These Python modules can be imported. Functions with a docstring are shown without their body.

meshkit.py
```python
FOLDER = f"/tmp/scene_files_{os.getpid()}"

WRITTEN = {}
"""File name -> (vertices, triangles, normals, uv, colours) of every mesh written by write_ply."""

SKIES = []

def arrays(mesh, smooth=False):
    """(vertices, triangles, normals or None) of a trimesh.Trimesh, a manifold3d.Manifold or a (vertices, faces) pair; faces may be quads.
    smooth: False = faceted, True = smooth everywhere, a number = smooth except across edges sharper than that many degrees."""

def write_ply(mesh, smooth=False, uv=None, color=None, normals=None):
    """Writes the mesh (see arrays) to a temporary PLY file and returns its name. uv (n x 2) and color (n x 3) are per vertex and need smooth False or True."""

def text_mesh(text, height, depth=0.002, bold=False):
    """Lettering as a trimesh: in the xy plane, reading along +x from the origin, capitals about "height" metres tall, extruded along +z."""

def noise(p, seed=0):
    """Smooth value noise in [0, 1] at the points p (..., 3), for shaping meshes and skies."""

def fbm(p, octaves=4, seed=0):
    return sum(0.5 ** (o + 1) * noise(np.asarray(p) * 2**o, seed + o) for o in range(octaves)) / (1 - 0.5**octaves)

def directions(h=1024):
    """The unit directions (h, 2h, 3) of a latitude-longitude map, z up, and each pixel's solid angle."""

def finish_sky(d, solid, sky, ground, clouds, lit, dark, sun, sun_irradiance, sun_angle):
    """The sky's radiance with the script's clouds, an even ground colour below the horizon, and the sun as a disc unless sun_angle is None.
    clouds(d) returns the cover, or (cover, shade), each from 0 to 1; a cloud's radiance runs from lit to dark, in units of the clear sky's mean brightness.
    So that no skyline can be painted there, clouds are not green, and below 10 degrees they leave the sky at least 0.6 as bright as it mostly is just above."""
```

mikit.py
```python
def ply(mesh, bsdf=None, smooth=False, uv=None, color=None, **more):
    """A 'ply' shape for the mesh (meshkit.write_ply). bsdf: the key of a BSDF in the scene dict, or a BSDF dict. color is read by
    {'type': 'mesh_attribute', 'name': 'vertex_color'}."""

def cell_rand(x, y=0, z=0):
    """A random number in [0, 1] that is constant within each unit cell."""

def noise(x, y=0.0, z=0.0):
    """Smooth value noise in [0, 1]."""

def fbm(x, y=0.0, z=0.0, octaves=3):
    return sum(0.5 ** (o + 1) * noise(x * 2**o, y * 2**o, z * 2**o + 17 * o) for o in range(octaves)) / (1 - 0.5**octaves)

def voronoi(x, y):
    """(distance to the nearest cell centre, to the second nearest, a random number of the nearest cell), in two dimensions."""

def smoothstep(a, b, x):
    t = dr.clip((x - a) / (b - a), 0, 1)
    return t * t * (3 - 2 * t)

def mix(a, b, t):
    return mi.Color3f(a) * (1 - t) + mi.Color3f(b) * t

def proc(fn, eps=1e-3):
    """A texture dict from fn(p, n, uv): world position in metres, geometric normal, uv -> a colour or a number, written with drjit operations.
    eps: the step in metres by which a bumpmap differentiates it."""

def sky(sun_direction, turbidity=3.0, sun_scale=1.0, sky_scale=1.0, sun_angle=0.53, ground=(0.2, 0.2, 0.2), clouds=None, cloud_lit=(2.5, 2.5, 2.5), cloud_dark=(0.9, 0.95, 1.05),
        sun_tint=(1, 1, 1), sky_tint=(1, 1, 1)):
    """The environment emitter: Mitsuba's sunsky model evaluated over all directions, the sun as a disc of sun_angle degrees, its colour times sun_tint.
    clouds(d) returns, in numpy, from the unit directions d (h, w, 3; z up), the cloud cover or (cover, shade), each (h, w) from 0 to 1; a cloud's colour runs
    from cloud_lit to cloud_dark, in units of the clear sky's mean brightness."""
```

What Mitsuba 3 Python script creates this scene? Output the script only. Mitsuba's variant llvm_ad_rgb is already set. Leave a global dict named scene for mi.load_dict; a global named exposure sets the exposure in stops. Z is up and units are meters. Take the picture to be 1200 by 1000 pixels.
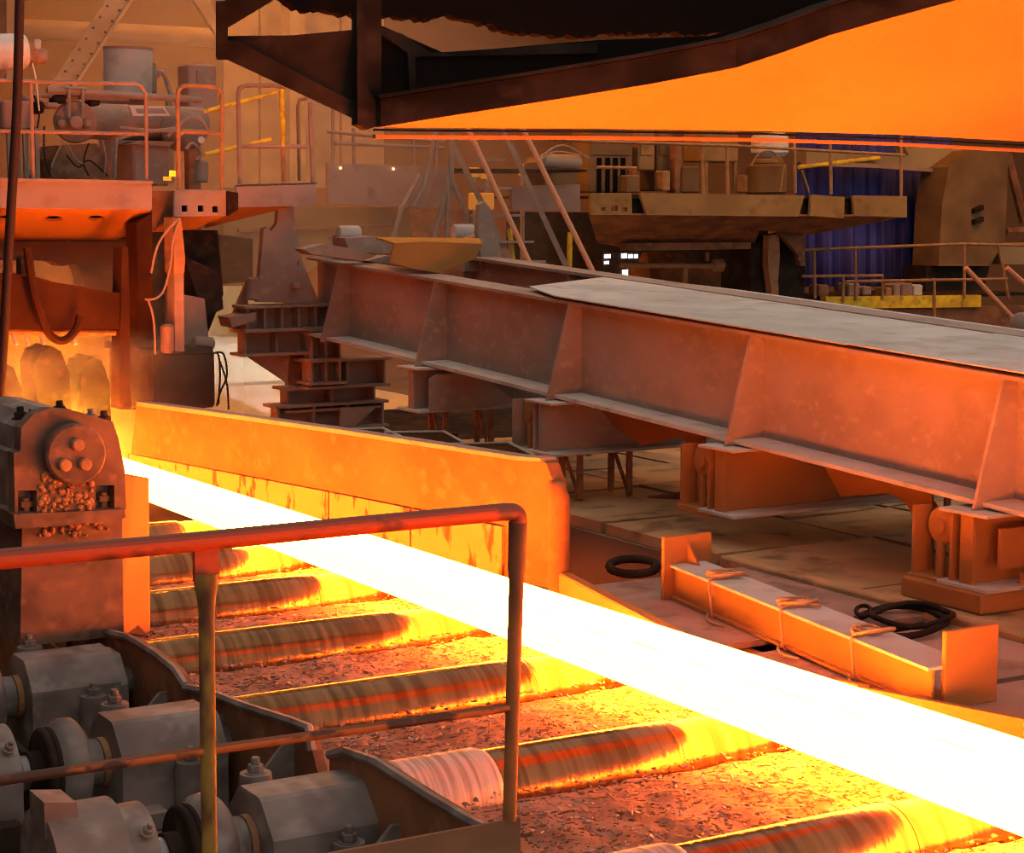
import math, random
import numpy as np
import trimesh, drjit as dr, mitsuba as mi
from shapely.geometry import Polygon
import mikit, meshkit
from mikit import proc, noise, fbm, smoothstep, mix

# ---------------------------------------------------------------- camera, light, exposure
F, H = 2264.0, 2.5                       # focal length in pixels of the 1200 px frame, eye height over the roller tops
PITCH, YAW = math.atan(265 / F), math.radians(30.6)
FW = np.array([math.sin(YAW) * math.cos(PITCH), math.cos(YAW) * math.cos(PITCH), -math.sin(PITCH)])
RT = np.array([math.cos(YAW), -math.sin(YAW), 0.0])
UP = np.cross(RT, FW)
EYE = np.array([0.0, 0.0, H])
scene = {'type': 'scene'}
labels = {}
scene['camera'] = {'type': 'perspective', 'fov': math.degrees(2 * math.atan(600 / F)), 'fov_axis': 'x', 'near_clip': 0.1, 'far_clip': 400.0,
                   'to_world': mi.ScalarTransform4f().look_at(origin=EYE.tolist(), target=(EYE + FW).tolist(), up=[0, 0, 1])}
scene['daylight'] = {'type': 'constant', 'radiance': {'type': 'rgb', 'value': [0.60, 0.53, 0.48]}, 'sampling_weight': 1.0}
scene['sunlight'] = {'type': 'directional', 'direction': [-0.15, -0.9, -0.42], 'irradiance': {'type': 'rgb', 'value': [9.0, 8.4, 6.8]}, 'sampling_weight': .25}
HOT = [70.0, 11.4, .92]                  # radiance of the glowing steel
exposure = 0.0

# ---------------------------------------------------------------- helpers
V = lambda *a: np.array(a, float)
def unit(v): return np.asarray(v, float) / np.linalg.norm(v)
def ray(px, py): return FW + RT * (px - 600) / F - UP * (py - 500) / F
def hit(px, py, O, n):                    # where the sight line through a photo pixel meets a plane
    d = ray(px, py); return EYE + d * (np.dot(np.asarray(O) - EYE, n) / np.dot(d, n))
def ZP(px, py, z=0.0): return hit(px, py, V(0, 0, z), V(0, 0, 1))
def XP(px, py, x): return hit(px, py, V(x, 0, 0), V(1, 0, 0))
def YP(px, py, y): return hit(px, py, V(0, y, 0), V(0, 1, 0))
def mpp(p): return float(np.dot(p - EYE, FW)) / F      # metres per pixel there
cat = lambda l: trimesh.util.concatenate([m for m in l if m is not None])
def fix(m):
    if m.volume < 0: m.invert()
    return m
def hull(pts): return trimesh.convex.convex_hull(np.asarray(pts, float))
def box(x0, x1, y0, y1, z0, z1, b=0.0):
    x0, x1 = sorted((x0, x1)); y0, y1 = sorted((y0, y1)); z0, z1 = sorted((z0, z1))
    if b <= 0: return hull([(x, y, z) for x in (x0, x1) for y in (y0, y1) for z in (z0, z1)])
    b = min(b, .45 * (x1 - x0), .45 * (y1 - y0), .45 * (z1 - z0)); P = []
    for x, sx in ((x0, 1), (x1, -1)):
        for y, sy in ((y0, 1), (y1, -1)):
            for z, sz in ((z0, 1), (z1, -1)):
                P += [(x + sx * b, y + sy * b, z), (x + sx * b, y, z + sz * b), (x, y + sy * b, z + sz * b)]
    return hull(P)
def prism(p2, O, U, Vv, W, t, holes=()):
    pg = Polygon(p2, holes).buffer(0)
    out = []
    for g in getattr(pg, 'geoms', [pg]):
        m = trimesh.creation.extrude_polygon(g, t, engine='earcut')
        v = np.asarray(m.vertices)
        m = trimesh.Trimesh(np.asarray(O) + v[:, :1] * U + v[:, 1:2] * Vv + v[:, 2:3] * W, m.faces, process=False)
        out.append(fix(m))
    return cat(out)
def trace(pix, O, n, t, holes=()):
    """The flat piece whose outline is seen at these pixels on the plane through O; it has the thickness t, going away from the eye."""
    n = unit(n)
    if np.dot(n, EYE - np.asarray(O)) < 0: n = -n
    U = unit(np.cross(V(0, 0, 1), n)) if abs(n[2]) < .95 else V(1, 0, 0)
    W = np.cross(n, U)
    to2 = lambda L: [(np.dot(hit(x, y, O, n) - O, U), np.dot(hit(x, y, O, n) - O, W)) for x, y in L]
    return prism(to2(pix), np.asarray(O, float), U, W, -n, t, [to2(h) for h in holes])
def tX(pix, x, t, holes=()): return trace(pix, V(x, 0, 0), V(1, 0, 0), t, holes)
def tY(pix, y, t, holes=()): return trace(pix, V(0, y, 0), V(0, 1, 0), t, holes)
def tZ(pix, z, t, holes=()): return trace(pix, V(0, 0, z), V(0, 0, 1), t, holes)
def rc(x0, y0, x1, y1): return [(x0, y0), (x1, y0), (x1, y1), (x0, y1)]
def frame(a):
    a = unit(a); u = unit(np.cross(a, V(0, 0, 1) if abs(a[2]) < .9 else V(1, 0, 0))); return u, np.cross(a, u), a
def lathe(prof, O, a, sides=28, ph=0.0):
    """prof: (radius, height) along the axis a from O, closed at both ends when the radii there are 0."""
    u, w, a = frame(a); n = len(prof); th = np.arange(sides) * 2 * math.pi / sides + ph
    v = np.array([np.asarray(O) + a * h + r * (math.cos(t) * u + math.sin(t) * w) for r, h in prof for t in th])
    f = []
    for i in range(n - 1):
        for j in range(sides):
            k = (j + 1) % sides
            f += [(i * sides + j, i * sides + k, (i + 1) * sides + k), (i * sides + j, (i + 1) * sides + k, (i + 1) * sides + j)]
    return fix(trimesh.Trimesh(v, f, process=False))
def cyl(p0, p1, r, sides=20, b=0.0, ph=0.0):
    p0, p1 = np.asarray(p0, float), np.asarray(p1, float); L = np.linalg.norm(p1 - p0)
    pr = [(0, 0), (r - b, 0), (r, b), (r, L - b), (r - b, L), (0, L)] if b else [(0, 0), (r, 0), (r, L), (0, L)]
    return lathe(pr, p0, p1 - p0, sides, ph)
def curve(pts, n=6, closed=False):
    P = np.asarray(pts, float); N = len(P); out = []
    for i in range(N if closed else N - 1):
        g = (lambda k: P[k % N]) if closed else (lambda k: P[min(max(k, 0), N - 1)])
        a, b, c, d = g(i - 1), g(i), g(i + 1), g(i + 2)
        for t in np.arange(n) / n:
            out.append(.5 * (2 * b + (c - a) * t + (2 * a - 5 * b + 4 * c - d) * t**2 + (3 * b - a - 3 * c + d) * t**3))
    if not closed: out.append(P[-1])
    return np.array(out)
def tube(pts, r, sides=10, closed=False, sx=1.0):
    P = np.asarray(pts, float); n = len(P); r = np.broadcast_to(r, (n,))
    T = (np.roll(P, -1, 0) - np.roll(P, 1, 0)) if closed else np.gradient(P, axis=0)
    u, w, _ = frame(T[0]); V_, Fc = [], []
    for i in range(n):
        t = unit(T[i]); u = unit(u - t * np.dot(u, t)); w = np.cross(t, u)
        for j in range(sides):
            a = 2 * math.pi * j / sides; V_.append(P[i] + r[i] * (math.cos(a) * u * sx + math.sin(a) * w))
    for i in range(n if closed else n - 1):
        for j in range(sides):
            k, q = (j + 1) % sides, (i + 1) % n
            Fc += [(i * sides + j, i * sides + k, q * sides + k), (i * sides + j, q * sides + k, q * sides + j)]
    if not closed:
        V_ += [P[0], P[-1]]; c = len(V_)
        for j in range(sides):
            k = (j + 1) % sides; Fc += [(c - 2, k, j), (c - 1, (n - 1) * sides + j, (n - 1) * sides + k)]
    return fix(trimesh.Trimesh(np.array(V_), Fc, process=False))
def bar(p0, p1, w, h, upv=(0, 0, 1)):
    p0, p1 = np.asarray(p0, float), np.asarray(p1, float); a = unit(p1 - p0); s = unit(np.cross(a, upv)); q = np.cross(s, a)
    return hull([p + s * i * w / 2 + q * j * h / 2 for p in (p0, p1) for i in (-1, 1) for j in (-1, 1)])
def pxtube(pix, y, r, n=1, sides=9):
    P = [YP(a, b, y) for a, b in pix]; return tube(curve(P, n) if n > 1 else P, r, sides)

used = {}
def key(name, parent=None):
    k = f'{parent}__{name}' if parent else name
    if k not in used: used[k] = 0; return k
    used[k] += 1; return f'{k}_{used[k]:03d}'
def thing(name, label, cat_, group=None, **kw):
    k = key(name); labels[k] = {'label': label, 'category': cat_}
    if group: labels[k]['group'] = group
    labels[k].update(kw); return k
def put(parent, name, mesh, mat, label=None, smooth=False, kind=None, **kw):
    k = key(name, parent); scene[k] = mikit.ply(mesh, mat, smooth, **kw)
    if label or kind: labels[k] = {a: b for a, b in (('label', label), ('kind', kind)) if b}
    return k
def solo(name, mesh, mat, label, cat_, group=None, smooth=False, kind=None, **kw):
    k = thing(name, label, cat_, group); scene[k] = mikit.ply(mesh, mat, smooth, **kw)
    if kind: labels[k]['kind'] = kind
    return k
def struct(name, mesh, mat, label=None):
    k = key(name); scene[k] = mikit.ply(mesh, mat); labels[k] = {'kind': 'structure', **({'label': label} if label else {})}; return k

# ---------------------------------------------------------------- materials
def dirt(c1, c2, s=3.0, c3=None, s3=9.0, lo=.25, hi=.75):
    def f(p, n, uv):
        c = mix(c1, c2, smoothstep(lo, hi, fbm(p.x * s, p.y * s, p.z * s, 3)))
        if c3 is not None: c = mix(c, c3, .7 * smoothstep(.5, .85, fbm(p.x * s3 + 31, p.y * s3, p.z * s3, 4)))
        return c
    return f
def mat(k, base, rough=.75, metal=0.0, spec=.35, bump=None, eps=2e-3, **kw):
    b = {'type': 'principled', 'base_color': proc(base) if callable(base) else {'type': 'rgb', 'value': list(base)}, 'roughness': rough, 'metallic': metal, 'specular': spec, **kw}
    if bump: b = {'type': 'bumpmap', 'arbitrary': proc(bump, eps), 'scale': 1.0, 'bsdf': b}
    scene[k] = {'type': 'twosided', 'bsdf': b}
def bumpy(a, s): return lambda p, n, uv: a * fbm(p.x * s, p.y * s, p.z * s, 3)
mat('m_dust', dirt((.345, .25, .20), (.27, .19, .15), 2.2, (.39, .30, .235), 14), .85)                    # dusty brown steel, girder
mat('m_dustgrey', dirt((.54, .49, .44), (.42, .375, .33), 1.6, (.33, .27, .22), 6), .9, bump=bumpy(.004, 26))
mat('m_rust', dirt((.30, .13, .06), (.16, .075, .04), 4, (.36, .19, .10), 11), .8)
mat('m_dark', dirt((.040, .028, .022), (.020, .014, .012), 3, (.07, .045, .03), 9), .8, spec=.1)
mat('m_black', (.010, .008, .007), .9, spec=0.0)
mat('m_grease', dirt((.26, .225, .20), (.14, .115, .10), 5, (.36, .33, .30), 8), .5, bump=bumpy(.003, 22))   # bearing housings
mat('m_shaft', dirt((.30, .30, .29), (.20, .19, .18), 9), .35, .6)
mat('m_pedestal', dirt((.20, .12, .085), (.10, .065, .048), 4.5, (.28, .16, .10), 13), .75, bump=bumpy(.008, 16))
mat('m_redrail_lit', lambda p, n, uv: mix((.62, .07, .014), (.10, .04, .025), dr.maximum(.85 * smoothstep(.48, .62, fbm(p.x * 7, p.y * 9, p.z * 9, 4)), .8 * smoothstep(.1, .8, n.z))), .5)  # blotchy red; slab glow put into the colour, upward faces painted darker
mat('m_postpaint', lambda p, n, uv: mix((.30, .17, .03), (.11, .04, .015), smoothstep(.40, .62, fbm(p.x * 12, p.y * 12, p.z * 5, 4))), .55)
mat('m_postrust', dirt((.36, .12, .028), (.12, .045, .018), 5), .6)
mat('m_lowrail_lit', lambda p, n, uv: mix((.46, .12, .025), (.07, .03, .018), dr.maximum(smoothstep(.45, .60, fbm(p.x * 11, p.y * 9, p.z * 16, 4)), .7 * smoothstep(.2, .9, n.z))), .6)  # blotchy rust, with shade painted on the upward faces
mat('m_plate', dirt((.38, .165, .045), (.30, .125, .035), 1.2), .8)
mat('m_guard', dirt((.21, .09, .032), (.16, .066, .022), 1.5, (.25, .12, .05), 9), .8)
mat('m_liner', lambda p, n, uv: mix((.30, .19, .07), (.09, .04, .015), smoothstep(.66, .80, fbm(p.y * 11, p.z * 3.5, 2.0, 3) + .12 * noise(p.y * 30, p.z * 20))), .75)  # dark drips; base brighter than the guard, slab light put into the colour
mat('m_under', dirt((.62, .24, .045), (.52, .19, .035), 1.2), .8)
mat('m_fascia', dirt((.36, .285, .25), (.28, .22, .19), 1.4, (.25, .17, .13), 6), .85)
mat('m_mill', dirt((.07, .026, .011), (.04, .016, .008), 2.5), .85, spec=.1)
mat('m_deck', dirt((.36, .24, .19), (.26, .17, .13), 2.2, (.17, .10, .07), 7), .9, bump=bumpy(.006, 20))
mat('m_scale', lambda p, n, uv: mix(mix((.34, .185, .125), (.21, .11, .07), smoothstep(.3, .7, fbm(p.x * 6, p.y * 6, p.z * 6, 3))), (.06, .026, .015), smoothstep(.55, .68, fbm(p.x * 38 + 9, p.y * 52, p.z * 38, 3))), .92, bump=bumpy(.008, 55))
mat('m_flake', dirt((.42, .27, .21), (.14, .075, .05), 9), .6)
mat('m_roller', lambda p, n, uv: mix((.27, .15, .065), (.15, .075, .03), smoothstep(.3, .7, fbm(p.x * 26, p.y * 1.5, p.z * 1.5, 3))), .21, .85, bump=lambda p, n, uv: .0018 * fbm(p.x * 38, p.y * 4, p.z * 4, 3), eps=1e-3)
mat('m_rollerworn', lambda p, n, uv: mix((.60, .48, .42), (.36, .26, .22), smoothstep(.3, .7, fbm(p.x * 60, p.y * 2, p.z * 2, 3))), .5, .5)
mat('m_pave', dirt((.54, .33, .16), (.34, .20, .095), 1.3, (.13, .075, .04), 4.5), .9, bump=bumpy(.01, 9))
mat('m_concrete', dirt((.20, .13, .085), (.12, .08, .05), .9), .9)
mat('m_pink', dirt((.40, .26, .20), (.30, .185, .14), 1.4, (.26, .15, .11), 5), .85)                     # dusty platform steel
mat('m_wall', dirt((.40, .19, .08), (.28, .13, .055), .35), .9)
mat('m_olive', dirt((.36, .28, .15), (.26, .19, .095), .6), .85)
mat('m_yellow', dirt((.85, .62, .02), (.62, .40, .03), 6, (.22, .11, .05), 12), .6)
mat('m_orangerust', dirt((.42, .22, .09), (.32, .17, .09), 6, (.2, .11, .06), 12), .7)
mat('m_beige', dirt((.50, .38, .29), (.38, .27, .19), 1.5), .8)
mat('m_tarp', dirt((.065, .07, .34), (.035, .035, .18), 1.2), .6)
mat('m_ochre_lampcast', dirt((.36, .21, .075), (.26, .145, .05), 1.4, (.2, .1, .03), 6), .8)  # platform steel with the orange lamp cast put into its colour
mat('m_brown', dirt((.24, .14, .06), (.15, .08, .035), 1.6), .8)  # on the right platform machines it carries the same lamp cast
mat('m_rope', (.42, .24, .13), .9)
mat('m_hose', (.03, .012, .008), .6)
mat('m_white', (.7, .66, .6), .6)
mat('m_yard', dirt((.86, .84, .72), (.78, .74, .60), .4), .95)
mat('m_bush', dirt((.42, .46, .25), (.56, .56, .38), 2), .95)
mat('m_brownplate', dirt((.40, .17, .03), (.28, .11, .02), 1.5), .6)
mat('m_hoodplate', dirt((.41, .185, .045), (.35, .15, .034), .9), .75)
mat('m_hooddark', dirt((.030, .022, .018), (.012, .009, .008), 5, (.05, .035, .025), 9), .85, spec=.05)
mat('m_handrail', (.75, .36, .20), .5)
scene['m_hot'] = {'type': 'diffuse', 'reflectance': {'type': 'rgb', 'value': [.5, .5, .5]}}
def glow(rgb, w=.01): return {'type': 'area', 'radiance': {'type': 'rgb', 'value': list(rgb)}, 'sampling_weight': w}

# ---------------------------------------------------------------- the setting
struct('floor', box(-12, 8.12, -6, 33.9, -1.3, -.95), 'm_concrete', 'dark pit floor below the roller table')
struct('floor', box(8.2, 16, 21.5, 33.9, -1.2, -.98), 'm_yard', 'pale dusty floor running out to the yard')
struct('floor', box(16.05, 60, 21.5, 33.9, -1.2, -.98), 'm_concrete')
struct('floor', box(8.15, 60, 17.2, 21.4, -1.2, -.09), 'm_dark', 'floor under the far end of the girders, painted dark for shade')  # shade below the girders is put into this floor colour
fl = struct('floor', box(8.15, 60, 1, 17.15, -1.2, -.09), 'm_concrete', 'paved floor of worn slabs beneath the long girder')
rng = random.Random(5)
xs = [8.16]
while xs[-1] < 15: xs.append(xs[-1] + rng.choice([.8, 1.1, 1.4]))
for i in range(len(xs) - 1):
    y = 5.2 + rng.random()
    while y < 15.5:
        L = rng.choice([1.0, 1.5, 2.1, 2.6]); g = .028; q = lambda: rng.uniform(-.014, .014)
        c = [(xs[i] + g, y + g), (xs[i + 1] - g, y + g + q()), (xs[i + 1] - g + q(), y + L - g), (xs[i] + g, y + L - g + q())]
        P = [(a, b, -.085) for a, b in c] + [(a, b, -.005 + q()) for a, b in c]
        put(fl, 'slab', hull(P), 'm_pave'); y += L
# back wall with the opening to the yard
o0, o1 = YP(236, 300, 34)[0], YP(352, 300, 34)[0]
wb = struct('wall_back', cat([box(-12, o0, 34, 34.4, -1.3, 15), box(o1, 70, 34, 34.4, -1.3, 15), box(o0, o1, 34, 34.4, 1.6, 15)]), 'm_wall', 'brown back wall of the mill hall, open to a bright yard low on the left')
struct('ceiling', box(-12, 60, 21.0, 34.6, 9.6, 9.9), 'm_concrete')
for i, (x, y) in enumerate(((8.5, 22), (14, 25), (20.5, 20.5), (25.5, 23), (12, 29))):
    k = thing('bay_lamp', ('first', 'second', 'third', 'fourth', 'fifth')[i] + ' round sodium lamp hanging from the roof, above the frame', 'lamp')
    put(k, 'shade', lathe([(.06, .5), (.1, .3), (.34, .05), (.36, 0), (.34, .0), (.30, .04)], (x, y, 8.2), (0, 0, 1), 24), 'm_white', smooth=30)
    put(k, 'stem', cyl((x, y, 8.6), (x, y, 9.6), .02, 8), 'm_white')
    put(k, 'bulb', lathe([(0, 0), (.30, 0), (.30, .02), (0, .02)], (x, y, 8.21), (0, 0, 1), 24), 'm_hot', emitter=glow((260, 84, 8), .5))
struct('wall_left_added', box(-1.6, -1.3, 4.4, 33.9, -1.3, 7.5), 'm_dark')  # unseen wall, added to keep daylight off the drives
struct('floor', box(-3, 4.6, -3, 4.02, .40, .46), 'm_dark', 'walkway floor behind the handrail')
struct('wall_right', box(60, 60.3, -6, 34.4, -1.3, 15), 'm_wall')
struct('floor', box(-20, 70, 34.5, 110, -1.3, -.98), 'm_yard', 'pale sunlit yard outside the opening')

# ---------------------------------------------------------------- hot slab
def slab_mesh():
    P = []
    for y, x1 in ((-1.5, 6.2), (5.0, 6.08), (10, 5.97), (16.4, 5.82), (21.5, 5.78)):
        P.append((y, 5.47, x1))
    v, f = [], []
    for y, a, b in P:
        e = .025; v += [(a + e, y, 0.004), (b - e, y, .004), (b, y, .03), (b, y, .165), (b - e, y, .19), (a + e, y, .19), (a, y, .165), (a, y, .03)]
    for i in range(len(P) - 1):
        for j in range(8):
            k = (j + 1) % 8; f += [(i * 8 + j, i * 8 + k, i * 8 + 8 + k), (i * 8 + j, i * 8 + 8 + k, i * 8 + 8 + j)]
    for j in range(1, 7): f += [(0, j + 1, j), (len(v) - 8, len(v) - 8 + j, len(v) - 8 + j + 1)]
    return fix(trimesh.Trimesh(v, f, process=False))
hs = solo('hot_slab', slab_mesh(), 'm_hot', 'long white-hot steel slab glowing on the roller table', 'steel slab', emitter=glow(HOT, 4.0))
rng = random.Random(2)
for px, py, L, w in ((755, 757, .35, .018), (700, 742, .3, .008), (820, 780, .25, .008), (930, 815, .45, .010), (1000, 838, .3, .008), (1120, 873, .3, .012), (880, 801, .3, .006), (640, 716, .4, .006)):
    p = ZP(px, py, .192)
    put(hs, 'scale_streak', hull([(p[0] + w * a, p[1] + L * b, .1905 + c) for a, b, c in ((0, -.5, 0), (1, -.2, 0), (1, .3, 0), (.3, .5, 0), (-.4, .1, 0), (.3, 0, .002))]), 'm_hot', 'thin yellow streak of scale', emitter=glow((4.5, 1.9, .45)))

# ---------------------------------------------------------------- rollers and the beds of scale between them
RY = [4.42, 5.93, 7.46, 8.93, 10.38, 11.71, 12.95, 14.25, 15.5, 16.8, 18.1]
where = ['nearest, cut by the bottom edge', 'with a pale worn band, near the bottom edge', 'with a pale worn left end behind the right post', 'passing behind both handrail posts', 'third one below the top handrail', 'second one below the top handrail', 'right below the top handrail', 'farthest, glimpsed beside the pedestal']
RR = .20
for i, y in enumerate(RY[:8]):
    k = thing('roller', f'wet steel table roller {where[i]}', 'roller')
    z = -RR; x0 = 3.62
    w = x0 + (.62 if i in (1, 2) else .0)
    e = 5.28 + (.05 if i % 2 else -.03)
    body = [(0, 0), (.14, 0), (.14, w - x0 + .02), (RR - .01, w - x0 + .02), (RR, w - x0 + .03), (RR, e - x0), (RR - .006, e - x0 + .02), (RR - .012, e - x0 + .035), (RR - .012, 6.36 - x0), (.12, 6.40 - x0), (.12, 6.5 - x0), (0, 6.5 - x0)]
    put(k, 'barrel', lathe(body, (x0, y, z), (1, 0, 0), 56), 'm_roller', smooth=25)
    if i in (1, 2): put(k, 'worn_band', lathe([(0, 0), (RR + .012, 0), (RR + .018, .01), (RR + .018, w - x0 - .02), (RR + .006, w - x0 + .02), (0, w - x0 + .02)], (x0, y, z), (1, 0, 0), 56), 'm_rollerworn', 'pale worn band', smooth=25)
    put(k, 'shoulder_ring', lathe([(RR - .02, 0), (RR + .001, .006), (RR + .001, .03), (RR - .02, .045)], (e, y, z), (1, 0, 0), 56), 'm_roller', smooth=25)
def bed(y0, y1, seed):
    nx, ny = 90, 44
    X, Y = np.meshgrid(np.linspace(3.64, 6.42, nx), np.linspace(y0, y1, ny), indexing='ij')
    P = np.stack([X, Y, 0 * X], -1); n1 = meshkit.fbm(P * 7 + seed * 9.7, 4); n2 = meshkit.fbm(P * 34 + seed * 3.1, 3)
    edge = np.minimum(Y - y0, y1 - Y); Z = -.155 + .05 * (n1 - .5) + .016 * (n2 - .5) + .03 * np.clip(edge / .35, 0, 1) - .03
    v = np.stack([X, Y, Z], -1).reshape(-1, 3); b = v.copy(); b[:, 2] = -.34
    idx = np.arange(nx * ny).reshape(nx, ny); a, bq, c, d = idx[:-1, :-1], idx[1:, :-1], idx[1:, 1:], idx[:-1, 1:]
    f = np.concatenate([np.stack([a, bq, c], -1).reshape(-1, 3), np.stack([a, c, d], -1).reshape(-1, 3)])
    rim = np.concatenate([idx[:, 0], idx[-1, 1:], idx[-2::-1, -1], idx[0, -2:0:-1]]); N = nx * ny
    s = [(rim[i], rim[i] + N, rim[(i + 1) % len(rim)]) for i in range(len(rim))] + [(rim[(i + 1) % len(rim)], rim[i] + N, rim[(i + 1) % len(rim)] + N) for i in range(len(rim))]
    f = np.concatenate([f, np.array(s)])
    return trimesh.Trimesh(np.concatenate([v, b]), f, process=False), Z
def flakes(y0, y1, n, seed):
    r = np.random.default_rng(seed); v, f = [], []
    for i in range(n):
        x = 3.7 + 2.6 * r.random(); y = y0 + .04 + (y1 - y0 - .08) * r.random(); s = .007 + .026 * r.random() ** 3; a = r.random() * 6.28
        up = unit([r.normal() * .35, r.normal() * .35, 1]); u, w, _ = frame(up); m = r.integers(4, 7); b = len(v); z = -.135 + .02 * r.random()
        ang = np.sort(r.random(m)) * 6.28
        ring = [np.array([x, y, z]) + s * (.6 + .4 * r.random()) * (math.cos(t + a) * u + .7 * math.sin(t + a) * w) for t in ang]
        v += ring + [q - up * .006 for q in ring]
        for j in range(1, m - 1): f.append((b, b + j, b + j + 1))
        for j in range(m):
            q = (j + 1) % m; f += [(b + j, b + m + j, b + q), (b + q, b + m + j, b + m + q)]
    return trimesh.Trimesh(v, f, process=False)
nears = ['nearest, in the bottom right', 'second from the camera', 'third from the camera, behind the right post', 'fourth from the camera', 'fifth from the camera', 'sixth, below the top handrail', 'farthest, beside the pedestal']
for i in range(7):
    y0, y1 = RY[i] + .19, RY[i + 1] - .19
    m, _ = bed(y0, y1, i)
    solo('scale_bed', m, 'm_scale', f'reddish scale-caked plate between table rollers, {nears[i]}', 'table plate', smooth=True)
    if i < 6: solo('scale_flakes', flakes(y0, y1, [1100, 1100, 900, 800, 500, 300][i], 40 + i), 'm_flake', f'loose scale flakes on the table plate, {nears[i]}', 'scale flakes', kind='stuff')

# ---------------------------------------------------------------- partition plates beside the drives
for pix, x, ribs, txt in (
        ([(104, 742), (125, 741), (150, 747), (180, 765), (205, 785), (217, 803), (220, 830), (216, 900), (104, 900)], 3.60, [(150, 800), (196, 822)], 'farthest, at the foot of the pedestal'),
        ([(217, 806), (240, 810), (290, 829), (340, 845), (362, 853), (366, 880), (372, 905), (385, 930), (217, 940)], 3.60, [(262, 850), (345, 880)], 'middle one, crossed by the left handrail post'),
        ([(386, 885), (405, 881), (440, 893), (500, 932), (550, 962), (600, 985), (640, 1030), (640, 1100), (386, 1080)], 3.60, [(425, 960), (470, 980)], 'nearest, left of the right handrail post')):
    k = thing('partition_plate', f'dark arched partition plate by the rollers, {txt}', 'steel plate')
    put(k, 'plate', tX(pix, x, .05), 'm_rust')
    top = [p for p in pix if p[1] < pix[-1][1] - 20 and p != pix[-2]][:6]
    put(k, 'rim', tube([XP(a, b, x) for a, b in top], .022, 6), 'm_grease', 'worn grey top rim')
    for a, b in ribs:
        p = XP(a, b, x)
        put(k, 'gusset', prism([(-.26, -.42), (0, -.42), (0, .05), (-.04, .05), (-.24, -.16)], p, V(1, 0, 0), V(0, 0, 1), V(0, 1, 0), .025), 'm_grease')

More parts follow.
